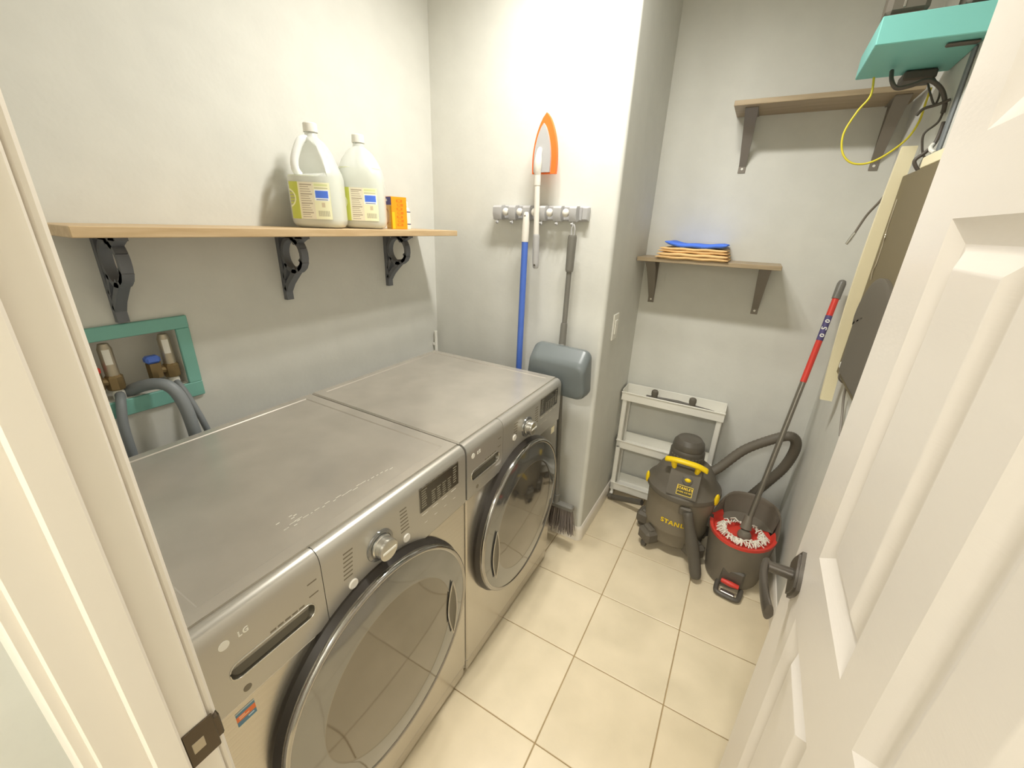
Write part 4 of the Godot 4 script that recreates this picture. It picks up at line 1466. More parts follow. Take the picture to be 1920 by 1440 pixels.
func teal_shelf():
	var t := thing("teal_shelf", "teal painted box shelf high on the wall above hanging cables", "shelf", Vector3(1.74, 2.07, -0.08))
	var b := MB.new()
	b.box(Vector3(1.617, 2.068, -0.236), Vector3(XR - 0.001, 2.132, 0.072), 0.002)
	part("box", b, M.teal_bright, t)
	b = MB.new()
	b.box(Vector3(1.735, 2.040, -0.262), Vector3(1.815, 2.067, -0.180), 0.005)
	part("power_strip", b, M.cable_black, t)
	b = MB.new()
	b.box(Vector3(1.775, 2.060, 0.010), Vector3(1.842, 2.067, 0.030), 0.003)
	part("cable_clip", b, M.cable_black, t)
	var rt := thing("router", "dark upright router standing on the end of the teal shelf", "router", Vector3(1.668, 2.132, 0.02))
	b = MB.new()
	b.box(Vector3(1.622, 2.140, -0.045), Vector3(1.714, 2.345, 0.045), 0.012)
	part("case", b, M.black_soft, rt)
	b = MB.new()
	b.box(Vector3(1.630, 2.132, -0.050), Vector3(1.706, 2.141, 0.050), 0.003)
	part("stand", b, M.black, rt)
	b = MB.new()
	b.box(Vector3(1.656, 2.155, 0.0445), Vector3(1.661, 2.33, 0.0465), 0.0005)
	part("trim_line", b, M.satin, rt)
	rt = thing("modem", "dark modem standing on the teal shelf beside the wall", "modem", Vector3(1.815, 2.132, 0.02))
	b = MB.new()
	b.box(Vector3(1.784, 2.138, -0.05), Vector3(1.843, 2.335, 0.045), 0.010)
	part("case", b, M.black_soft, rt)
	b = MB.new()
	b.box(Vector3(1.788, 2.132, -0.053), Vector3(1.839, 2.139, 0.048), 0.002)
	part("stand", b, M.black, rt)
	b = MB.new()
	b.box(Vector3(1.806, 2.15, 0.0445), Vector3(1.810, 2.32, 0.0465), 0.0005)
	part("trim_line", b, M.satin, rt)
	cable("ethernet_cable", "yellow network cable drooping in a wide loop under the teal shelf", [Vector3(1.664, 2.064, -0.21), Vector3(1.668, 2.011, -0.20), Vector3(1.645, 1.969, -0.20), Vector3(1.625, 1.908, -0.20), Vector3(1.636, 1.852, -0.20), Vector3(1.668, 1.819, -0.20), Vector3(1.712, 1.815, -0.20), Vector3(1.755, 1.838, -0.20), Vector3(1.800, 1.885, -0.225), Vector3(1.821, 1.936, -0.25), Vector3(1.822, 1.987, -0.25), Vector3(1.822, 2.030, -0.245)], 0.0032, M.cable_yellow)
	cable("power_cable", "thick black cable arching from the teal shelf power strip", [Vector3(1.698, 2.061, -0.15), Vector3(1.700, 2.026, -0.11), Vector3(1.717, 2.003, -0.10), Vector3(1.750, 2.007, -0.10), Vector3(1.784, 2.016, -0.10), Vector3(1.818, 1.993, -0.10), Vector3(1.838, 1.958, -0.10), Vector3(1.842, 1.930, -0.10)], 0.0058, M.cable_black)
	cable("power_cable", "black cable crossing towards the wall below the teal shelf", [Vector3(1.784, 1.928, -0.10), Vector3(1.795, 1.944, -0.10), Vector3(1.822, 1.952, -0.10), Vector3(1.845, 1.960, -0.085)], 0.0042, M.cable_black)
	cable("signal_cable", "thin black cable bent into a square loop above the wiring panel", [Vector3(1.843, 1.935, -0.105), Vector3(1.838, 1.906, -0.10), Vector3(1.816, 1.879, -0.10), Vector3(1.822, 1.844, -0.10), Vector3(1.833, 1.819, -0.10), Vector3(1.845, 1.812, -0.10)], 0.003, M.cable_black)
	cable("power_cable", "straight black cable running down into the wiring panel", [Vector3(1.843, 1.900, -0.06), Vector3(1.840, 1.850, -0.055), Vector3(1.824, 1.822, -0.05), Vector3(1.806, 1.800, -0.05), Vector3(1.822, 1.774, -0.05)], 0.005, M.cable_black)
	cable("signal_cable", "thin black V-shaped cable under the teal shelf", [Vector3(1.796, 2.040, -0.19), Vector3(1.806, 1.99, -0.14), Vector3(1.822, 1.958, -0.125), Vector3(1.826, 1.995, -0.14), Vector3(1.806, 2.045, -0.185)], 0.0028, M.cable_black)
	var rw := thing("cable_raceway", "grey upright cable channel on the wall under the teal shelf", "cable channel", Vector3(XR, 1.78, -0.02))
	b = MB.new()
	b.box(Vector3(1.842, 1.785, -0.040), Vector3(XR - 0.0005, 2.066, -0.012), 0.004)
	part("channel", b, M.rubber_grey, rw)
	b = MB.new()
	b.tube([Vector3(1.834, 1.842, -0.047), Vector3(1.828, 1.832, -0.035), Vector3(1.828, 1.822, -0.018), Vector3(1.834, 1.815, -0.004)], 0.005, 8)
	part("white_tie", b, M.white, rw, 42, "white cable tie")

func wiring_panel():
	var t := thing("wiring_panel", "brown wall panel with a tall cream edge board below the teal shelf", "wiring panel", Vector3(1.82, 1.0, 0.0))
	var b := MB.new()
	var R := []
	for k in 15:
		var f := k / 14.0
		var y: float = lerp(0.986, 1.855, f)
		var bow := -0.0135 * sin(f * PI) + 0.004 * (1.0 - f)
		R.append([Vector3(1.784 + bow, y, -0.170), Vector3(1.784 + bow, y, -0.150), Vector3(1.822 + bow * 0.9, y, -0.150), Vector3(1.822 + bow * 0.9, y, -0.170)])
	b.loft(R, true)
	part("edge_board", b, M.cream, t, 35, "tall warped cream edge board")
	b = MB.new()
	b.box(Vector3(1.809, 1.105, -0.1495), Vector3(XR - 0.0005, 1.770, 0.30), 0.002)
	part("back_panel", b, M.hardboard, t)
	b = MB.new()
	b.box(Vector3(1.809, 1.771, 0.02), Vector3(XR - 0.0005, 1.800, 0.30), 0.002)
	part("top_batten", b, M.cream, t)
	b = MB.new()
	b.tube(smooth([Vector3(1.8085, 1.700, -0.117), Vector3(1.8075, 1.64, -0.110), Vector3(1.8080, 1.595, -0.108), Vector3(1.8065, 1.585, -0.098), Vector3(1.8080, 1.56, -0.10), Vector3(1.8070, 1.50, -0.093), Vector3(1.8055, 1.478, -0.098), Vector3(1.8075, 1.450, -0.094)], 6), 0.0018, 6)
	part("pale_cord", b, M.pipe, t)
	var g := thing("black_pouch", "black rounded pouch hanging against the brown wall panel", "pouch", Vector3(1.80, 1.1, 0.08))
	b = MB.new()
	var pl := PackedVector2Array()
	for k in 17:
		var a := PI * k / 16.0
		pl.append(Vector2(0.10 + cos(a) * 0.20, 1.33 + sin(a) * 0.14))
	for k in 6:
		pl.append(Vector2(-0.085 + 0.035 * k / 5.0, 1.36 - 0.23 * k / 5.0) if k > 0 else Vector2(-0.086, 1.30))
	pl.append(Vector2(0.28, 1.13))
	var P0 := []
	var P1 := []
	var P2 := []
	var cc := Vector2(0.1, 1.28)
	for q in pl:
		P0.append(Vector3(1.8085, q.y, q.x)); P1.append(Vector3(1.799, q.y, q.x))
		var s := cc + (q - cc) * 0.9
		P2.append(Vector3(1.793, s.y, s.x))
	b.loft([P0, P1, P2], true)
	part("pouch", b, M.black_soft, g, 40)
	var pg := thing("power_plug", "small white plug on a looped cord at the foot of the brown panel", "plug", Vector3(1.83, 1.12, -0.05))
	b = MB.new()
	b.box(Vector3(1.795, 1.142, -0.066), Vector3(1.8085, 1.168, -0.046), 0.004)
	part("plug", b, M.white, pg)
	b = MB.new()
	b.tube(smooth([Vector3(1.802, 1.142, -0.056), Vector3(1.803, 1.11, -0.05), Vector3(1.822, 1.088, -0.075), Vector3(1.826, 1.090, -0.10), Vector3(1.828, 1.108, -0.09)], 6), 0.003, 8)
	b.tube(smooth([Vector3(1.830, 1.105, -0.045), Vector3(1.832, 1.05, -0.035), Vector3(1.838, 1.00, -0.01), Vector3(1.842, 0.93, 0.05)], 6), 0.004, 8)
	part("cord", b, M.bracket, pg)
	var cx := thing("coaxial_cable", "short dark coaxial cable with silver tip behind the cream edge board", "cable", Vector3(1.77, 1.6, -0.25))
	b = MB.new()
	b.tube(smooth([Vector3(1.800, 1.745, -0.205), Vector3(1.786, 1.70, -0.24), Vector3(1.768, 1.655, -0.28), Vector3(1.752, 1.592, -0.30)], 6), 0.0042, 8)
	part("cable", b, M.bracket, cx)
	b = MB.new()
	b.tube([Vector3(1.7535, 1.598, -0.2995), Vector3(1.745, 1.572, -0.302), Vector3(1.739, 1.556, -0.304)], [0.0055, 0.0062, 0.005], 10)
	part("connector", b, M.satin, cx)

# ------------------------------------------------------------------ things on the long shelf
func jug_label_tex() -> ImageTexture:
	var im := Image.create(160, 144, false, Image.FORMAT_RGB8)
	im.fill(Color(0.96, 0.95, 0.80))
	var grn := Color(0.80, 0.83, 0.36)
	im.fill_rect(Rect2i(0, 0, 40, 144), grn)
	for y in 144:
		for x in 40:
			var d := Vector2(x + 8, y - 62).length()
			if d < 37 and d > 31: im.set_pixel(x, y, Color(0.95, 0.96, 0.78))
			elif d <= 31 and (y / 6) % 2 == 0: im.set_pixel(x, y, Color(0.70, 0.68, 0.52))
	im.fill_rect(Rect2i(44, 0, 56, 144), Color(0.93, 0.90, 0.80))
	for k in 15:
		im.fill_rect(Rect2i(48, 8 + k * 9, 46 - (k * 13) % 17, 3 if k % 4 else 5), Color(0.72, 0.67, 0.58))
	im.fill_rect(Rect2i(104, 6, 48, 8), Color(0.88, 0.90, 0.66))
	im.fill_rect(Rect2i(104, 20, 48, 4), Color(0.78, 0.77, 0.62))
	im.fill_rect(Rect2i(103, 28, 52, 42), Color(0.95, 0.97, 1.0))
	im.fill_rect(Rect2i(106, 32, 46, 28), Color(0.33, 0.50, 0.93))
	im.fill_rect(Rect2i(108, 65, 42, 3), Color(0.45, 0.48, 0.60))
	im.fill_rect(Rect2i(126, 78, 12, 18), Color(0.85, 0.79, 0.66))
	for k in 14:
		im.fill_rect(Rect2i(110 + k * 3, 110, 1 + k % 2, 22), Color(0.66, 0.64, 0.55))
	return ImageTexture.create_from_image(im)

func sq(c: Vector3, w: float, turn: float, ex := 3.2, n := 40) -> Array:
	var out := []
	for k in n:
		var a := TAU * k / n
		var r := w / pow(pow(absf(cos(a)), ex) + pow(absf(sin(a)), ex), 1.0 / ex)
		out.append(c + Vector3(cos(a + turn) * r, 0, sin(a + turn) * r))
	return out

func jugs():
	var lt := pm(Color(1, 1, 1), 0.45)
	lt.albedo_texture = jug_label_tex()
	var ys := 1.5452
	for k in 2:
		var C := Vector3(0.122, ys, 0.745 if k == 0 else 0.553)
		var turn := deg_to_rad(52.0 if k == 0 else 47.0)
		var t := thing("plastic_jug", "clear plastic gallon jug with side handle loop and green-white label on the shelf" if k == 0 else "clear plastic gallon jug beside the orange carton with smooth domed top", "jug", C, "gallon jugs on the long shelf")
		var w := 0.0825
		var hd := Vector3(-0.10, 0, 0.995)
		if k == 1: hd = Vector3(-0.80, 0, -0.60)
		# shell: foot, straight body, shoulder, neck; the shoulder leans away from the handle
		var prof := [[0.0, 0.060, 0.0, 3.2], [0.006, 0.074, 0.0, 3.2], [0.014, 0.080, 0, 3.2], [0.03, w, 0, 3.2], [0.10, w, 0, 3.2], [0.155, w, 0, 3.2], [0.170, w - 0.003, -0.001, 3.0], [0.185, 0.074, -0.006, 2.8], [0.205, 0.067, -0.011, 2.6], [0.225, 0.060, -0.013, 2.4], [0.245, 0.050, -0.011, 2.2], [0.260, 0.039, -0.007, 2.0], [0.270, 0.027, -0.003, 2.0], [0.276, 0.0195, 0.0, 2.0], [0.292, 0.0185, 0.0, 2.0]]
		if k == 1:
			prof = [[0.0, 0.060, 0.0, 3.2], [0.006, 0.074, 0.0, 3.2], [0.014, 0.080, 0, 3.2], [0.03, w, 0, 3.2], [0.10, w, 0, 3.2], [0.165, w, 0, 3.2], [0.190, 0.079, 0, 3.0], [0.212, 0.072, 0, 2.6], [0.235, 0.061, 0, 2.3], [0.255, 0.047, 0, 2.1], [0.268, 0.033, 0, 2.0], [0.276, 0.0205, 0, 2.0], [0.292, 0.0185, 0, 2.0]]
		var R := []
		for p in prof:
			var ring: Array = sq(C + Vector3(0, p[0], 0), p[1], turn, p[3])
			if k == 0 and p[0] > 0.165 and p[0] < 0.268:
				# the grip side is pressed in behind the handle
				for i in ring.size():
					var d: float = (ring[i] - C).dot(hd)
					ring[i] -= hd * max(0.0, d - (0.016 if p[0] < 0.25 else 0.024))
			R.append(ring)
		var b := MB.new()
		b.loft(R, false, true)
		part("shell", b, M.jug, t, 50)
		b = MB.new()
		R = []
		var lv := 0.158 if k == 0 else 0.205
		for y in [0.004, 0.03, 0.10, 0.15, 0.165, 0.185, lv]:
			if y > lv: continue
			var ww: float = 0.066 if y < 0.01 else (0.0785 if y < 0.16 else 0.0785 - (y - 0.16) * 0.12)
			R.append(sq(C + Vector3(0, y, 0), ww, turn, 3.2))
		b.loft(R, true, true)
		part("liquid", b, M.liquid, t, 40)
		b = MB.new()
		b.xf = Transform3D(Basis.IDENTITY, C)
		b.lathe([Vector2(0.0215, 0.289), Vector2(0.0220, 0.292), Vector2(0.0215, 0.313), Vector2(0.019, 0.316), Vector2(0, 0.316)], 28)
		part("cap", b, M.white, t, 30)
		b = MB.new()
		var hs := 0.066 if k == 0 else 0.062
		b.tube(smooth([C + hd * 0.016 + Vector3(0, 0.271, 0), C + hd * 0.036 + Vector3(0, 0.262, 0), C + hd * (hs - 0.014) + Vector3(0, 0.238, 0), C + hd * hs + Vector3(0, 0.205, 0), C + hd * (hs + 0.002) + Vector3(0, 0.178, 0), C + hd * (hs - 0.008) + Vector3(0, 0.160, 0)], 6), [0.010, 0.0105, 0.011, 0.0115, 0.012, 0.012, 0.0125, 0.0125, 0.0125, 0.0125, 0.0125, 0.0125, 0.0125, 0.0125, 0.0125, 0.0125, 0.0125, 0.0125, 0.0125, 0.0125, 0.0125, 0.0125, 0.0125, 0.0125, 0.0125, 0.0125, 0.0125, 0.0125, 0.0125, 0.013, 0.013], 14)
		part("handle", b, M.jug_solid, t, 60)
		# label wrapped over one face
		b = MB.new()
		var n := 22
		var a0 := deg_to_rad(46.0)
		var a1 := deg_to_rad(-38.0)
		for i in n:
			var q := []
			for j in 2:
				var a: float = lerp(a0, a1, float(i + j) / n)
				var r := (w + 0.0008) / pow(pow(absf(cos(a)), 3.2) + pow(absf(sin(a)), 3.2), 1.0 / 3.2)
				q.append(C + Vector3(cos(a + turn) * r, 0, sin(a + turn) * r))
			var u0 := float(i) / n
			var u1 := float(i + 1) / n
			var lo := Vector3(0, 0.028, 0)
			var hi := Vector3(0, 0.138, 0)
			b.tri(q[0] + lo, q[1] + lo, q[1] + hi, Vector2(u0, 1), Vector2(u1, 1), Vector2(u1, 0))
			b.tri(q[0] + lo, q[1] + hi, q[0] + hi, Vector2(u0, 1), Vector2(u1, 0), Vector2(u0, 0))
		part("paper_label", b, lt, t, 60, "green and white printed label")
	# orange carton
	var C2 := Vector3(0.135, ys, 0.395)
	var t2 := thing("carton", "small orange carton with a violet corner beside the jugs", "box", C2)
	var b2 := MB.new()
	var rot := Basis(Vector3.UP, deg_to_rad(-12.0))
	b2.xf = Transform3D(rot, C2)
	b2.box(Vector3(-0.020, 0, -0.036), Vector3(0.020, 0.122, 0.036), 0.001)
	part("carton_body", b2, pm(Color(0.96, 0.58, 0.08), 0.5), t2)
	var im := Image.create(64, 128, false, Image.FORMAT_RGB8)
	im.fill(Color(0.97, 0.80, 0.52))
	im.fill_rect(Rect2i(0, 0, 64, 32), Color(0.38, 0.36, 0.62))
	im.fill_rect(Rect2i(6, 8, 14, 10), Color(0.92, 0.92, 0.96))
	for y in range(36, 128):
		for x in 64:
			var d := Vector2(x - 6, (y - 78) * 0.8).length()
			if d < 26: im.set_pixel(x, y, Color(0.86, 0.62, 0.45) if d > 20 else Color(0.97, 0.85, 0.68))
			elif x > 44: im.set_pixel(x, y, Color(0.98, 0.74, 0.12))
	for k in 4: im.fill_rect(Rect2i(8, 104 + k * 6, 40, 2), Color(0.80, 0.66, 0.42))
	var fm := pm(Color(1, 1, 1), 0.5)
	fm.albedo_texture = ImageTexture.create_from_image(im)
	b2 = MB.new()
	b2.xf = Transform3D(rot, C2)
	b2.face(Vector3(-0.0195, 0.001, 0.0364), Vector3(0.0195, 0.001, 0.0364), Vector3(0.0195, 0.121, 0.0364), Vector3(-0.0195, 0.121, 0.0364), Vector3(0, 0, 1))
	part("front_print", b2, fm, t2)
	im = Image.create(64, 128, false, Image.FORMAT_RGB8)
	im.fill(Color(0.97, 0.62, 0.07))
	for k in 7:
		im.fill_rect(Rect2i(20 + (k % 2) * 3, 10 + k * 16, 26, 11), Color(0.93, 0.48, 0.05))
		im.fill_rect(Rect2i(26, 13 + k * 16, 12, 4), Color(0.98, 0.66, 0.12))
	im.fill_rect(Rect2i(0, 60, 12, 68), Color(0.99, 0.76, 0.10))
	var sm := pm(Color(1, 1, 1), 0.5)
	sm.albedo_texture = ImageTexture.create_from_image(im)
	b2 = MB.new()
	b2.xf = Transform3D(rot, C2)
	b2.face(Vector3(0.0204, 0.001, 0.0355), Vector3(0.0204, 0.001, -0.0355), Vector3(0.0204, 0.121, -0.0355), Vector3(0.0204, 0.121, 0.0355), Vector3(1, 0, 0))
	part("side_print", b2, sm, t2)
	var t3 := thing("small_bottle", "small white plastic bottle with dark bands behind the orange carton", "bottle", Vector3(0.115, ys, 0.322))
	b2 = MB.new()
	b2.xf = Transform3D(Basis.IDENTITY, Vector3(0.115, ys, 0.322))
	b2.lathe([Vector2(0, 0), Vector2(0.019, 0), Vector2(0.020, 0.003), Vector2(0.020, 0.068), Vector2(0.015, 0.082), Vector2(0.009, 0.088), Vector2(0.009, 0.10)], 24)
	part("flask", b2, M.white, t3, 30)
	b2 = MB.new()
	b2.xf = Transform3D(Basis.IDENTITY, Vector3(0.115, ys, 0.322))
	b2.lathe([Vector2(0.0105, 0.088), Vector2(0.0105, 0.104), Vector2(0.006, 0.110), Vector2(0, 0.110)], 20)
	part("cap", b2, M.white, t3, 30)
	for y in [0.018, 0.066]:
		b2 = MB.new()
		b2.xf = Transform3D(Basis.IDENTITY, Vector3(0.115, ys, 0.322))
		b2.lathe([Vector2(0.0203, y), Vector2(0.0203, y + 0.004)], 24)
		part("printed_band", b2, M.violet, t3)

# ------------------------------------------------------------------ tool rack and tools
func rack():
	var t := thing("tool_rack", "grey plastic broom and mop rack with five grip balls screwed to the wall", "tool rack", Vector3(0.61, 1.62, 0))
	var b := MB.new()
	b.box(Vector3(0.388, 1.602, 0.0005), Vector3(0.828, 1.660, 0.020), 0.005)
	part("rail", b, M.grey_plastic, t)
	var bx := [0.449, 0.520, 0.592, 0.664, 0.737]
	for x in bx:
		b = MB.new()
		b.ball(Vector3(x, 1.632, 0.046), Vector3(0.0150, 0.0165, 0.0150), 18, 12)
		part("grip_ball", b, M.white_pole, t)
	var edges := [0.388] + bx + [0.828]
	for i in 6:
		var a: float = edges[i] + (0.0 if i == 0 else 0.019)
		var c: float = edges[i + 1] - (0.0 if i == 5 else 0.019)
		if i == 5: c = 0.786
		b = MB.new()
		b.xf = Transform3D(Basis(Vector3(0, 0, 1), Vector3(0, 1, 0), Vector3(-1, 0, 0)), Vector3.ZERO)
		b.prism(PackedVector2Array([Vector2(0.015, 1.660), Vector2(0.046, 1.658), Vector2(0.056, 1.650), Vector2(0.058, 1.624), Vector2(0.050, 1.600), Vector2(0.040, 1.598), Vector2(0.015, 1.606)]), -c, -a)
		part("clip_body", b, M.grey_plastic, t, 30)
		b = MB.new()
		var hx := (a + c) * 0.5
		b.tube(smooth([Vector3(hx, 1.606, 0.044), Vector3(hx, 1.590, 0.046), Vector3(hx, 1.585, 0.054), Vector3(hx, 1.592, 0.060)], 4), 0.0042, 8)
		part("hook", b, M.grey_plastic, t)
	b = MB.new()
	b.box(Vector3(0.800, 1.606, 0.018), Vector3(0.826, 1.656, 0.030), 0.004)
	part("end_cap", b, M.grey_plastic, t)

func arch(cx: float, y0: float, w: float, h: float) -> PackedVector2Array:
	# pointed, iron-shaped outline standing on y0
	var out := PackedVector2Array()
	for k in 13:
		var f := k / 12.0
		out.append(Vector2(cx + w * 0.5 * pow(1.0 - pow(f, 2.3), 0.72) * (0.92 + 0.08 * sin(f * PI)), y0 + h * f))
	for k in range(11, -1, -1):
		var f := k / 12.0
		out.append(Vector2(cx - w * 0.5 * pow(1.0 - pow(f, 2.3), 0.72) * (0.92 + 0.08 * sin(f * PI)), y0 + h * f))
	return out

func tools():
	# long-handled scrubber
	var t := thing("scrubber", "white long-handled scrubber with an orange pointed pad on the rack", "scrubber", Vector3(0.62, 1.41, 0.07))
	var b := MB.new()
	b.prism(arch(0.636, 1.776, 0.112, 0.214), 0.052, 0.070)
	part("pad", b, M.orange, t, 30, "orange scrubbing pad")
	b = MB.new()
	b.prism(arch(0.630, 1.781, 0.078, 0.172), 0.070, 0.079)
	var pl := part("head_plate", b, M.grey_plastic, t, 30)
	b = MB.new()
	b.tube(smooth([Vector3(0.622, 1.868, 0.082), Vector3(0.621, 1.84, 0.090), Vector3(0.619, 1.80, 0.090), Vector3(0.618, 1.772, 0.086)], 5), [0.006, 0.008, 0.010, 0.011, 0.012, 0.013, 0.014, 0.015, 0.016, 0.016, 0.016, 0.0155, 0.015, 0.0145, 0.014, 0.0135], 14)
	part("swivel_joint", b, M.white_pole, pl)
	b = MB.new()
	b.tube([Vector3(0.618, 1.775, 0.086), Vector3(0.618, 1.735, 0.084), Vector3(0.6185, 1.730, 0.084)], [0.0135, 0.0135, 0.012], 16)
	part("collar", b, M.white_pole, t)
	b = MB.new()
	b.tube([Vector3(0.618, 1.735, 0.084), Vector3(0.624, 1.535, 0.080)], 0.0115, 16)
	part("pole", b, M.white_pole, t)
	b = MB.new()
	b.tube([Vector3(0.624, 1.545, 0.080), Vector3(0.6245, 1.538, 0.080), Vector3(0.627, 1.43, 0.078), Vector3(0.628, 1.410, 0.078), Vector3(0.6282, 1.404, 0.078)], [0.012, 0.0145, 0.014, 0.0125, 0.008], 16)
	part("grip", b, M.grey_plastic, t)
	b = MB.new()
	b.tube([Vector3(0.628, 1.419, 0.0905), Vector3(0.628, 1.419, 0.0925)], 0.0045, 12)
	part("hanging_hole", b, M.black, t)
	# flat mop on a blue pole
	t = thing("blue_mop", "mop with a bright blue pole and white grip hanging behind the dryer", "mop", Vector3(0.556, 0, 0.06))
	b = MB.new()
	b.tube([Vector3(0.570, 1.52, 0.078), Vector3(0.566, 0.06, 0.085)], 0.0140, 16)
	part("pole", b, M.blue, t)
	b = MB.new()
	b.tube([Vector3(0.570, 1.512, 0.078), Vector3(0.570, 1.53, 0.078), Vector3(0.5705, 1.585, 0.078), Vector3(0.5705, 1.610, 0.078), Vector3(0.5705, 1.626, 0.078), Vector3(0.5705, 1.632, 0.078)], [0.0150, 0.0158, 0.0155, 0.0130, 0.0115, 0.007], 16)
	part("grip", b, M.white_pole, t)
	b = MB.new()
	b.tube([Vector3(0.5705, 1.616, 0.088), Vector3(0.5705, 1.616, 0.0905)], 0.004, 12)
	part("hanging_hole", b, M.bracket, t)
	b = MB.new()
	b.box(Vector3(0.40, 0.004, 0.03), Vector3(0.71, 0.030, 0.115), 0.008)
	b.box(Vector3(0.545, 0.03, 0.065), Vector3(0.587, 0.07, 0.105), 0.006)
	part("mop_head", b, M.white, t)
	# upright broom with the dustpan clipped to it
	t = thing("broom", "upright broom with dark grey pole hanging beside the dryer", "broom", Vector3(0.80, 0, 0.08))
	b = MB.new()
	b.tube([Vector3(0.7800, 1.42, 0.062), Vector3(0.779, 1.07, 0.066), Vector3(0.830, 0.275, 0.100)], 0.0112, 14)
	part("pole", b, M.pole_grey, t)
	b = MB.new()
	b.tube([Vector3(0.780, 1.402, 0.062), Vector3(0.780, 1.410, 0.062), Vector3(0.7815, 1.540, 0.061), Vector3(0.7815, 1.549, 0.061)], [0.0150, 0.0172, 0.0185, 0.016], 16)
	part("grip", b, M.pole_grey, t)
	b = MB.new()
	b.tube(smooth([Vector3(0.776, 1.545, 0.061), Vector3(0.775, 1.572, 0.060), Vector3(0.782, 1.588, 0.058), Vector3(0.789, 1.572, 0.060), Vector3(0.788, 1.545, 0.061)], 5), 0.0026, 8)
	part("hanging_loop", b, M.grey_plastic, t)
	b = MB.new()
	b.box(Vector3(0.770, 0.245, 0.082), Vector3(0.925, 0.278, 0.118), 0.008)
	b.tube([Vector3(0.830, 0.27, 0.10), Vector3(0.829, 0.315, 0.0985)], [0.018, 0.014], 14)
	part("head", b, M.pole_grey, t)
	b = MB.new()
	var rng := RandomNumberGenerator.new()
	rng.seed = 9
	for k in 260:
		var f := rng.randf()
		var g := rng.randf()
		var p0 := Vector3(lerp(0.776, 0.919, f), 0.247, lerp(0.087, 0.113, g))
		var p1 := Vector3(lerp(0.755, 0.938, f) + rng.randf_range(-0.006, 0.006), rng.randf_range(0.100, 0.125), lerp(0.070, 0.130, g))
		b.tube([p0, p0.lerp(p1, 0.5) + Vector3(rng.randf_range(-0.003, 0.003), 0, 0), p1], [0.0016, 0.0016, 0.0011], 4, false)
	var br := part("bristles", b, M.bristle, t, 60)
	br.set_meta("kind", "stuff")
	t = thing("dustpan", "grey rounded plastic dustpan clipped on the broom pole beside the dryer", "dustpan", Vector3(0.775, 0.96, 0.09))
	b = MB.new()
	var R := []
	for q in [[0.084, 0.268, 0.196, 0.986, 0.030], [0.096, 0.276, 0.206, 0.986, 0.034], [0.118, 0.278, 0.208, 0.985, 0.036], [0.160, 0.276, 0.168, 0.966, 0.036], [0.172, 0.264, 0.150, 0.960, 0.034], [0.178, 0.240, 0.126, 0.957, 0.030]]:
		var ring := []
		for p in rounded_rect(q[1], q[2], q[4], 7):
			# a touch wider at the bottom, and turned a little on the pole
			ring.append(Vector3(0.798 + p.x * (1.0 - 0.10 * p.y / q[2]), q[3] + p.y - p.x * 0.03, q[0]))
		R.append(ring)
	b.loft(R, true)
	part("pan", b, M.pan_grey, t, 38)
	b = MB.new()
	b.tube([Vector3(0.785, 1.060, 0.100), Vector3(0.7787, 1.085, 0.070), Vector3(0.7785, 1.172, 0.0655), Vector3(0.7785, 1.182, 0.0655)], [0.016, 0.0160, 0.0150, 0.0135], 16)
	part("pole_clip", b, M.pole_grey, t)

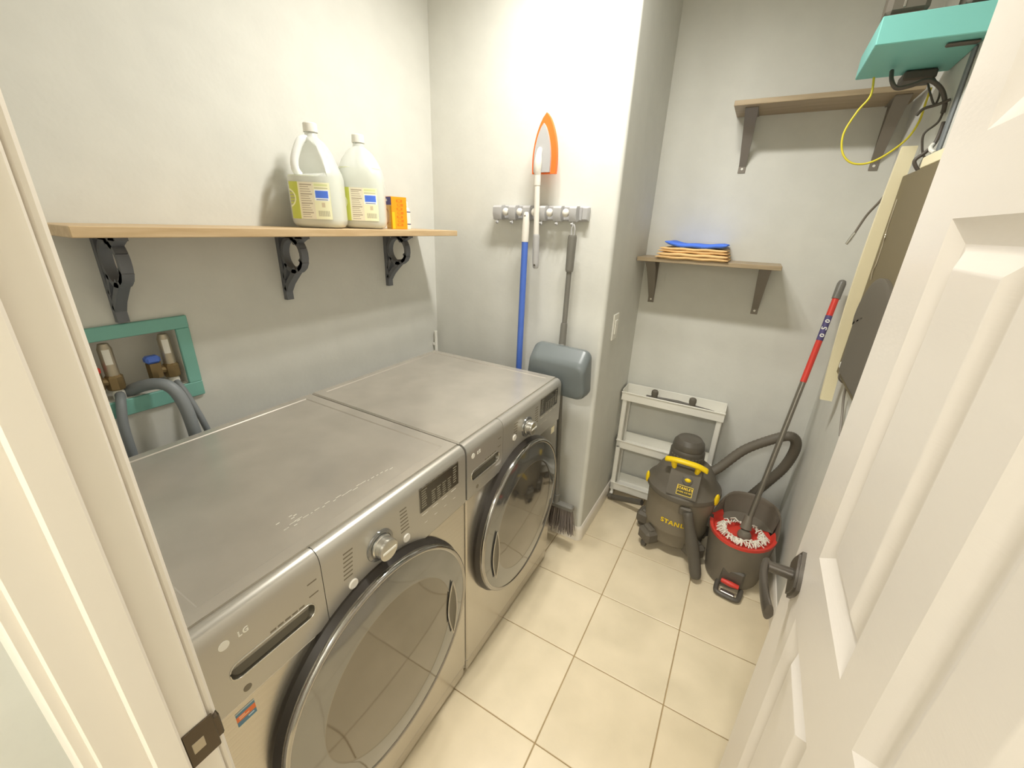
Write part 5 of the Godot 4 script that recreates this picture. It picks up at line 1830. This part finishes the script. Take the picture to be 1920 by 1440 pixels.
func cloth(called: String, label: String, m: Material, x0: float, x1: float, y0: float, layers: int, th: float, zf: float, sag: float, curl: float):
	var b := MB.new()
	for l in layers:
		var R := []
		var n := 24
		var off := (l % 2) * 0.006
		for i in n + 1:
			var f := float(i) / n
			var x: float = lerp(x0 + off, x1 - off * 0.6, f)
			var lift := curl * pow(max(0.0, 1.0 - f * 3.2), 2.0) + curl * 0.55 * pow(max(0.0, f * 3.0 - 2.0), 2.0) - sag * sin(f * PI)
			var yb := y0 + l * th + lift + 0.0012 * sin(f * 17.0 + l * 2.1)
			var e := 0.30 if i == 0 or i == n else (0.75 if i == 1 or i == n - 1 else 1.0)
			var hh := th * 0.5 * e
			var yc := yb + th * 0.5
			var ring := []
			for k in 9:
				var a := -PI / 2 + PI * k / 8.0
				ring.append(Vector3(x, yc + sin(a) * hh, zf + off * 0.5 + cos(a) * th * 0.6))
			ring.append(Vector3(x, yc + hh, ZA + 0.012)); ring.append(Vector3(x, yc - hh, ZA + 0.012))
			R.append(ring)
		b.loft(R, true)
	var o := part(called, b, m, self, 60)
	tag(o, label, "cloth")

func small_things():
	cloth("folded_cloth", "tan folded cloth at the bottom of the stack on the low shelf", M.tan, 1.030, 1.348, 1.4555, 2, 0.0135, -0.402, 0.0, 0.0)
	cloth("folded_cloth", "tan folded cloth directly under the blue one on the low shelf", M.tan, 1.038, 1.340, 1.4845, 2, 0.0110, -0.408, 0.0, 0.001)
	cloth("blue_cloth", "bright blue folded cloth on top of the tan cloths", M.blue_cloth, 1.062, 1.330, 1.5105, 1, 0.0170, -0.420, 0.002, 0.012)
	# rocker switch on the side of the bump-out
	var t := thing("light_switch", "white rocker wall switch on the shaded side wall", "light switch", Vector3(XC, 1.145, -0.165))
	var b := MB.new()
	b.box(Vector3(XC + 0.0003, 1.084, -0.205), Vector3(XC + 0.007, 1.209, -0.128), 0.003)
	part("plate", b, M.white, t)
	b = MB.new()
	b.box(Vector3(XC + 0.006, 1.112, -0.184), Vector3(XC + 0.011, 1.180, -0.149), 0.002)
	part("rocker", b, M.white, t)
	# short white pipe in the corner behind the dryer
	t = thing("white_pipe", "short white pipe standing in the corner behind the dryer", "pipe", Vector3(0.016, 0, 0.032))
	b = MB.new()
	b.xf = Transform3D(Basis.IDENTITY, Vector3(0.016, 0, 0.032))
	b.lathe([Vector2(0, 0.0), Vector2(0.0085, 0.0), Vector2(0.0085, 1.018), Vector2(0.007, 1.022), Vector2(0, 1.022)], 16)
	part("pipe", b, M.white, t)
	b = MB.new()
	b.box(Vector3(0.0005, 0.94, 0.022), Vector3(0.012, 0.955, 0.042), 0.002)
	part("wall_clip", b, M.white, t)
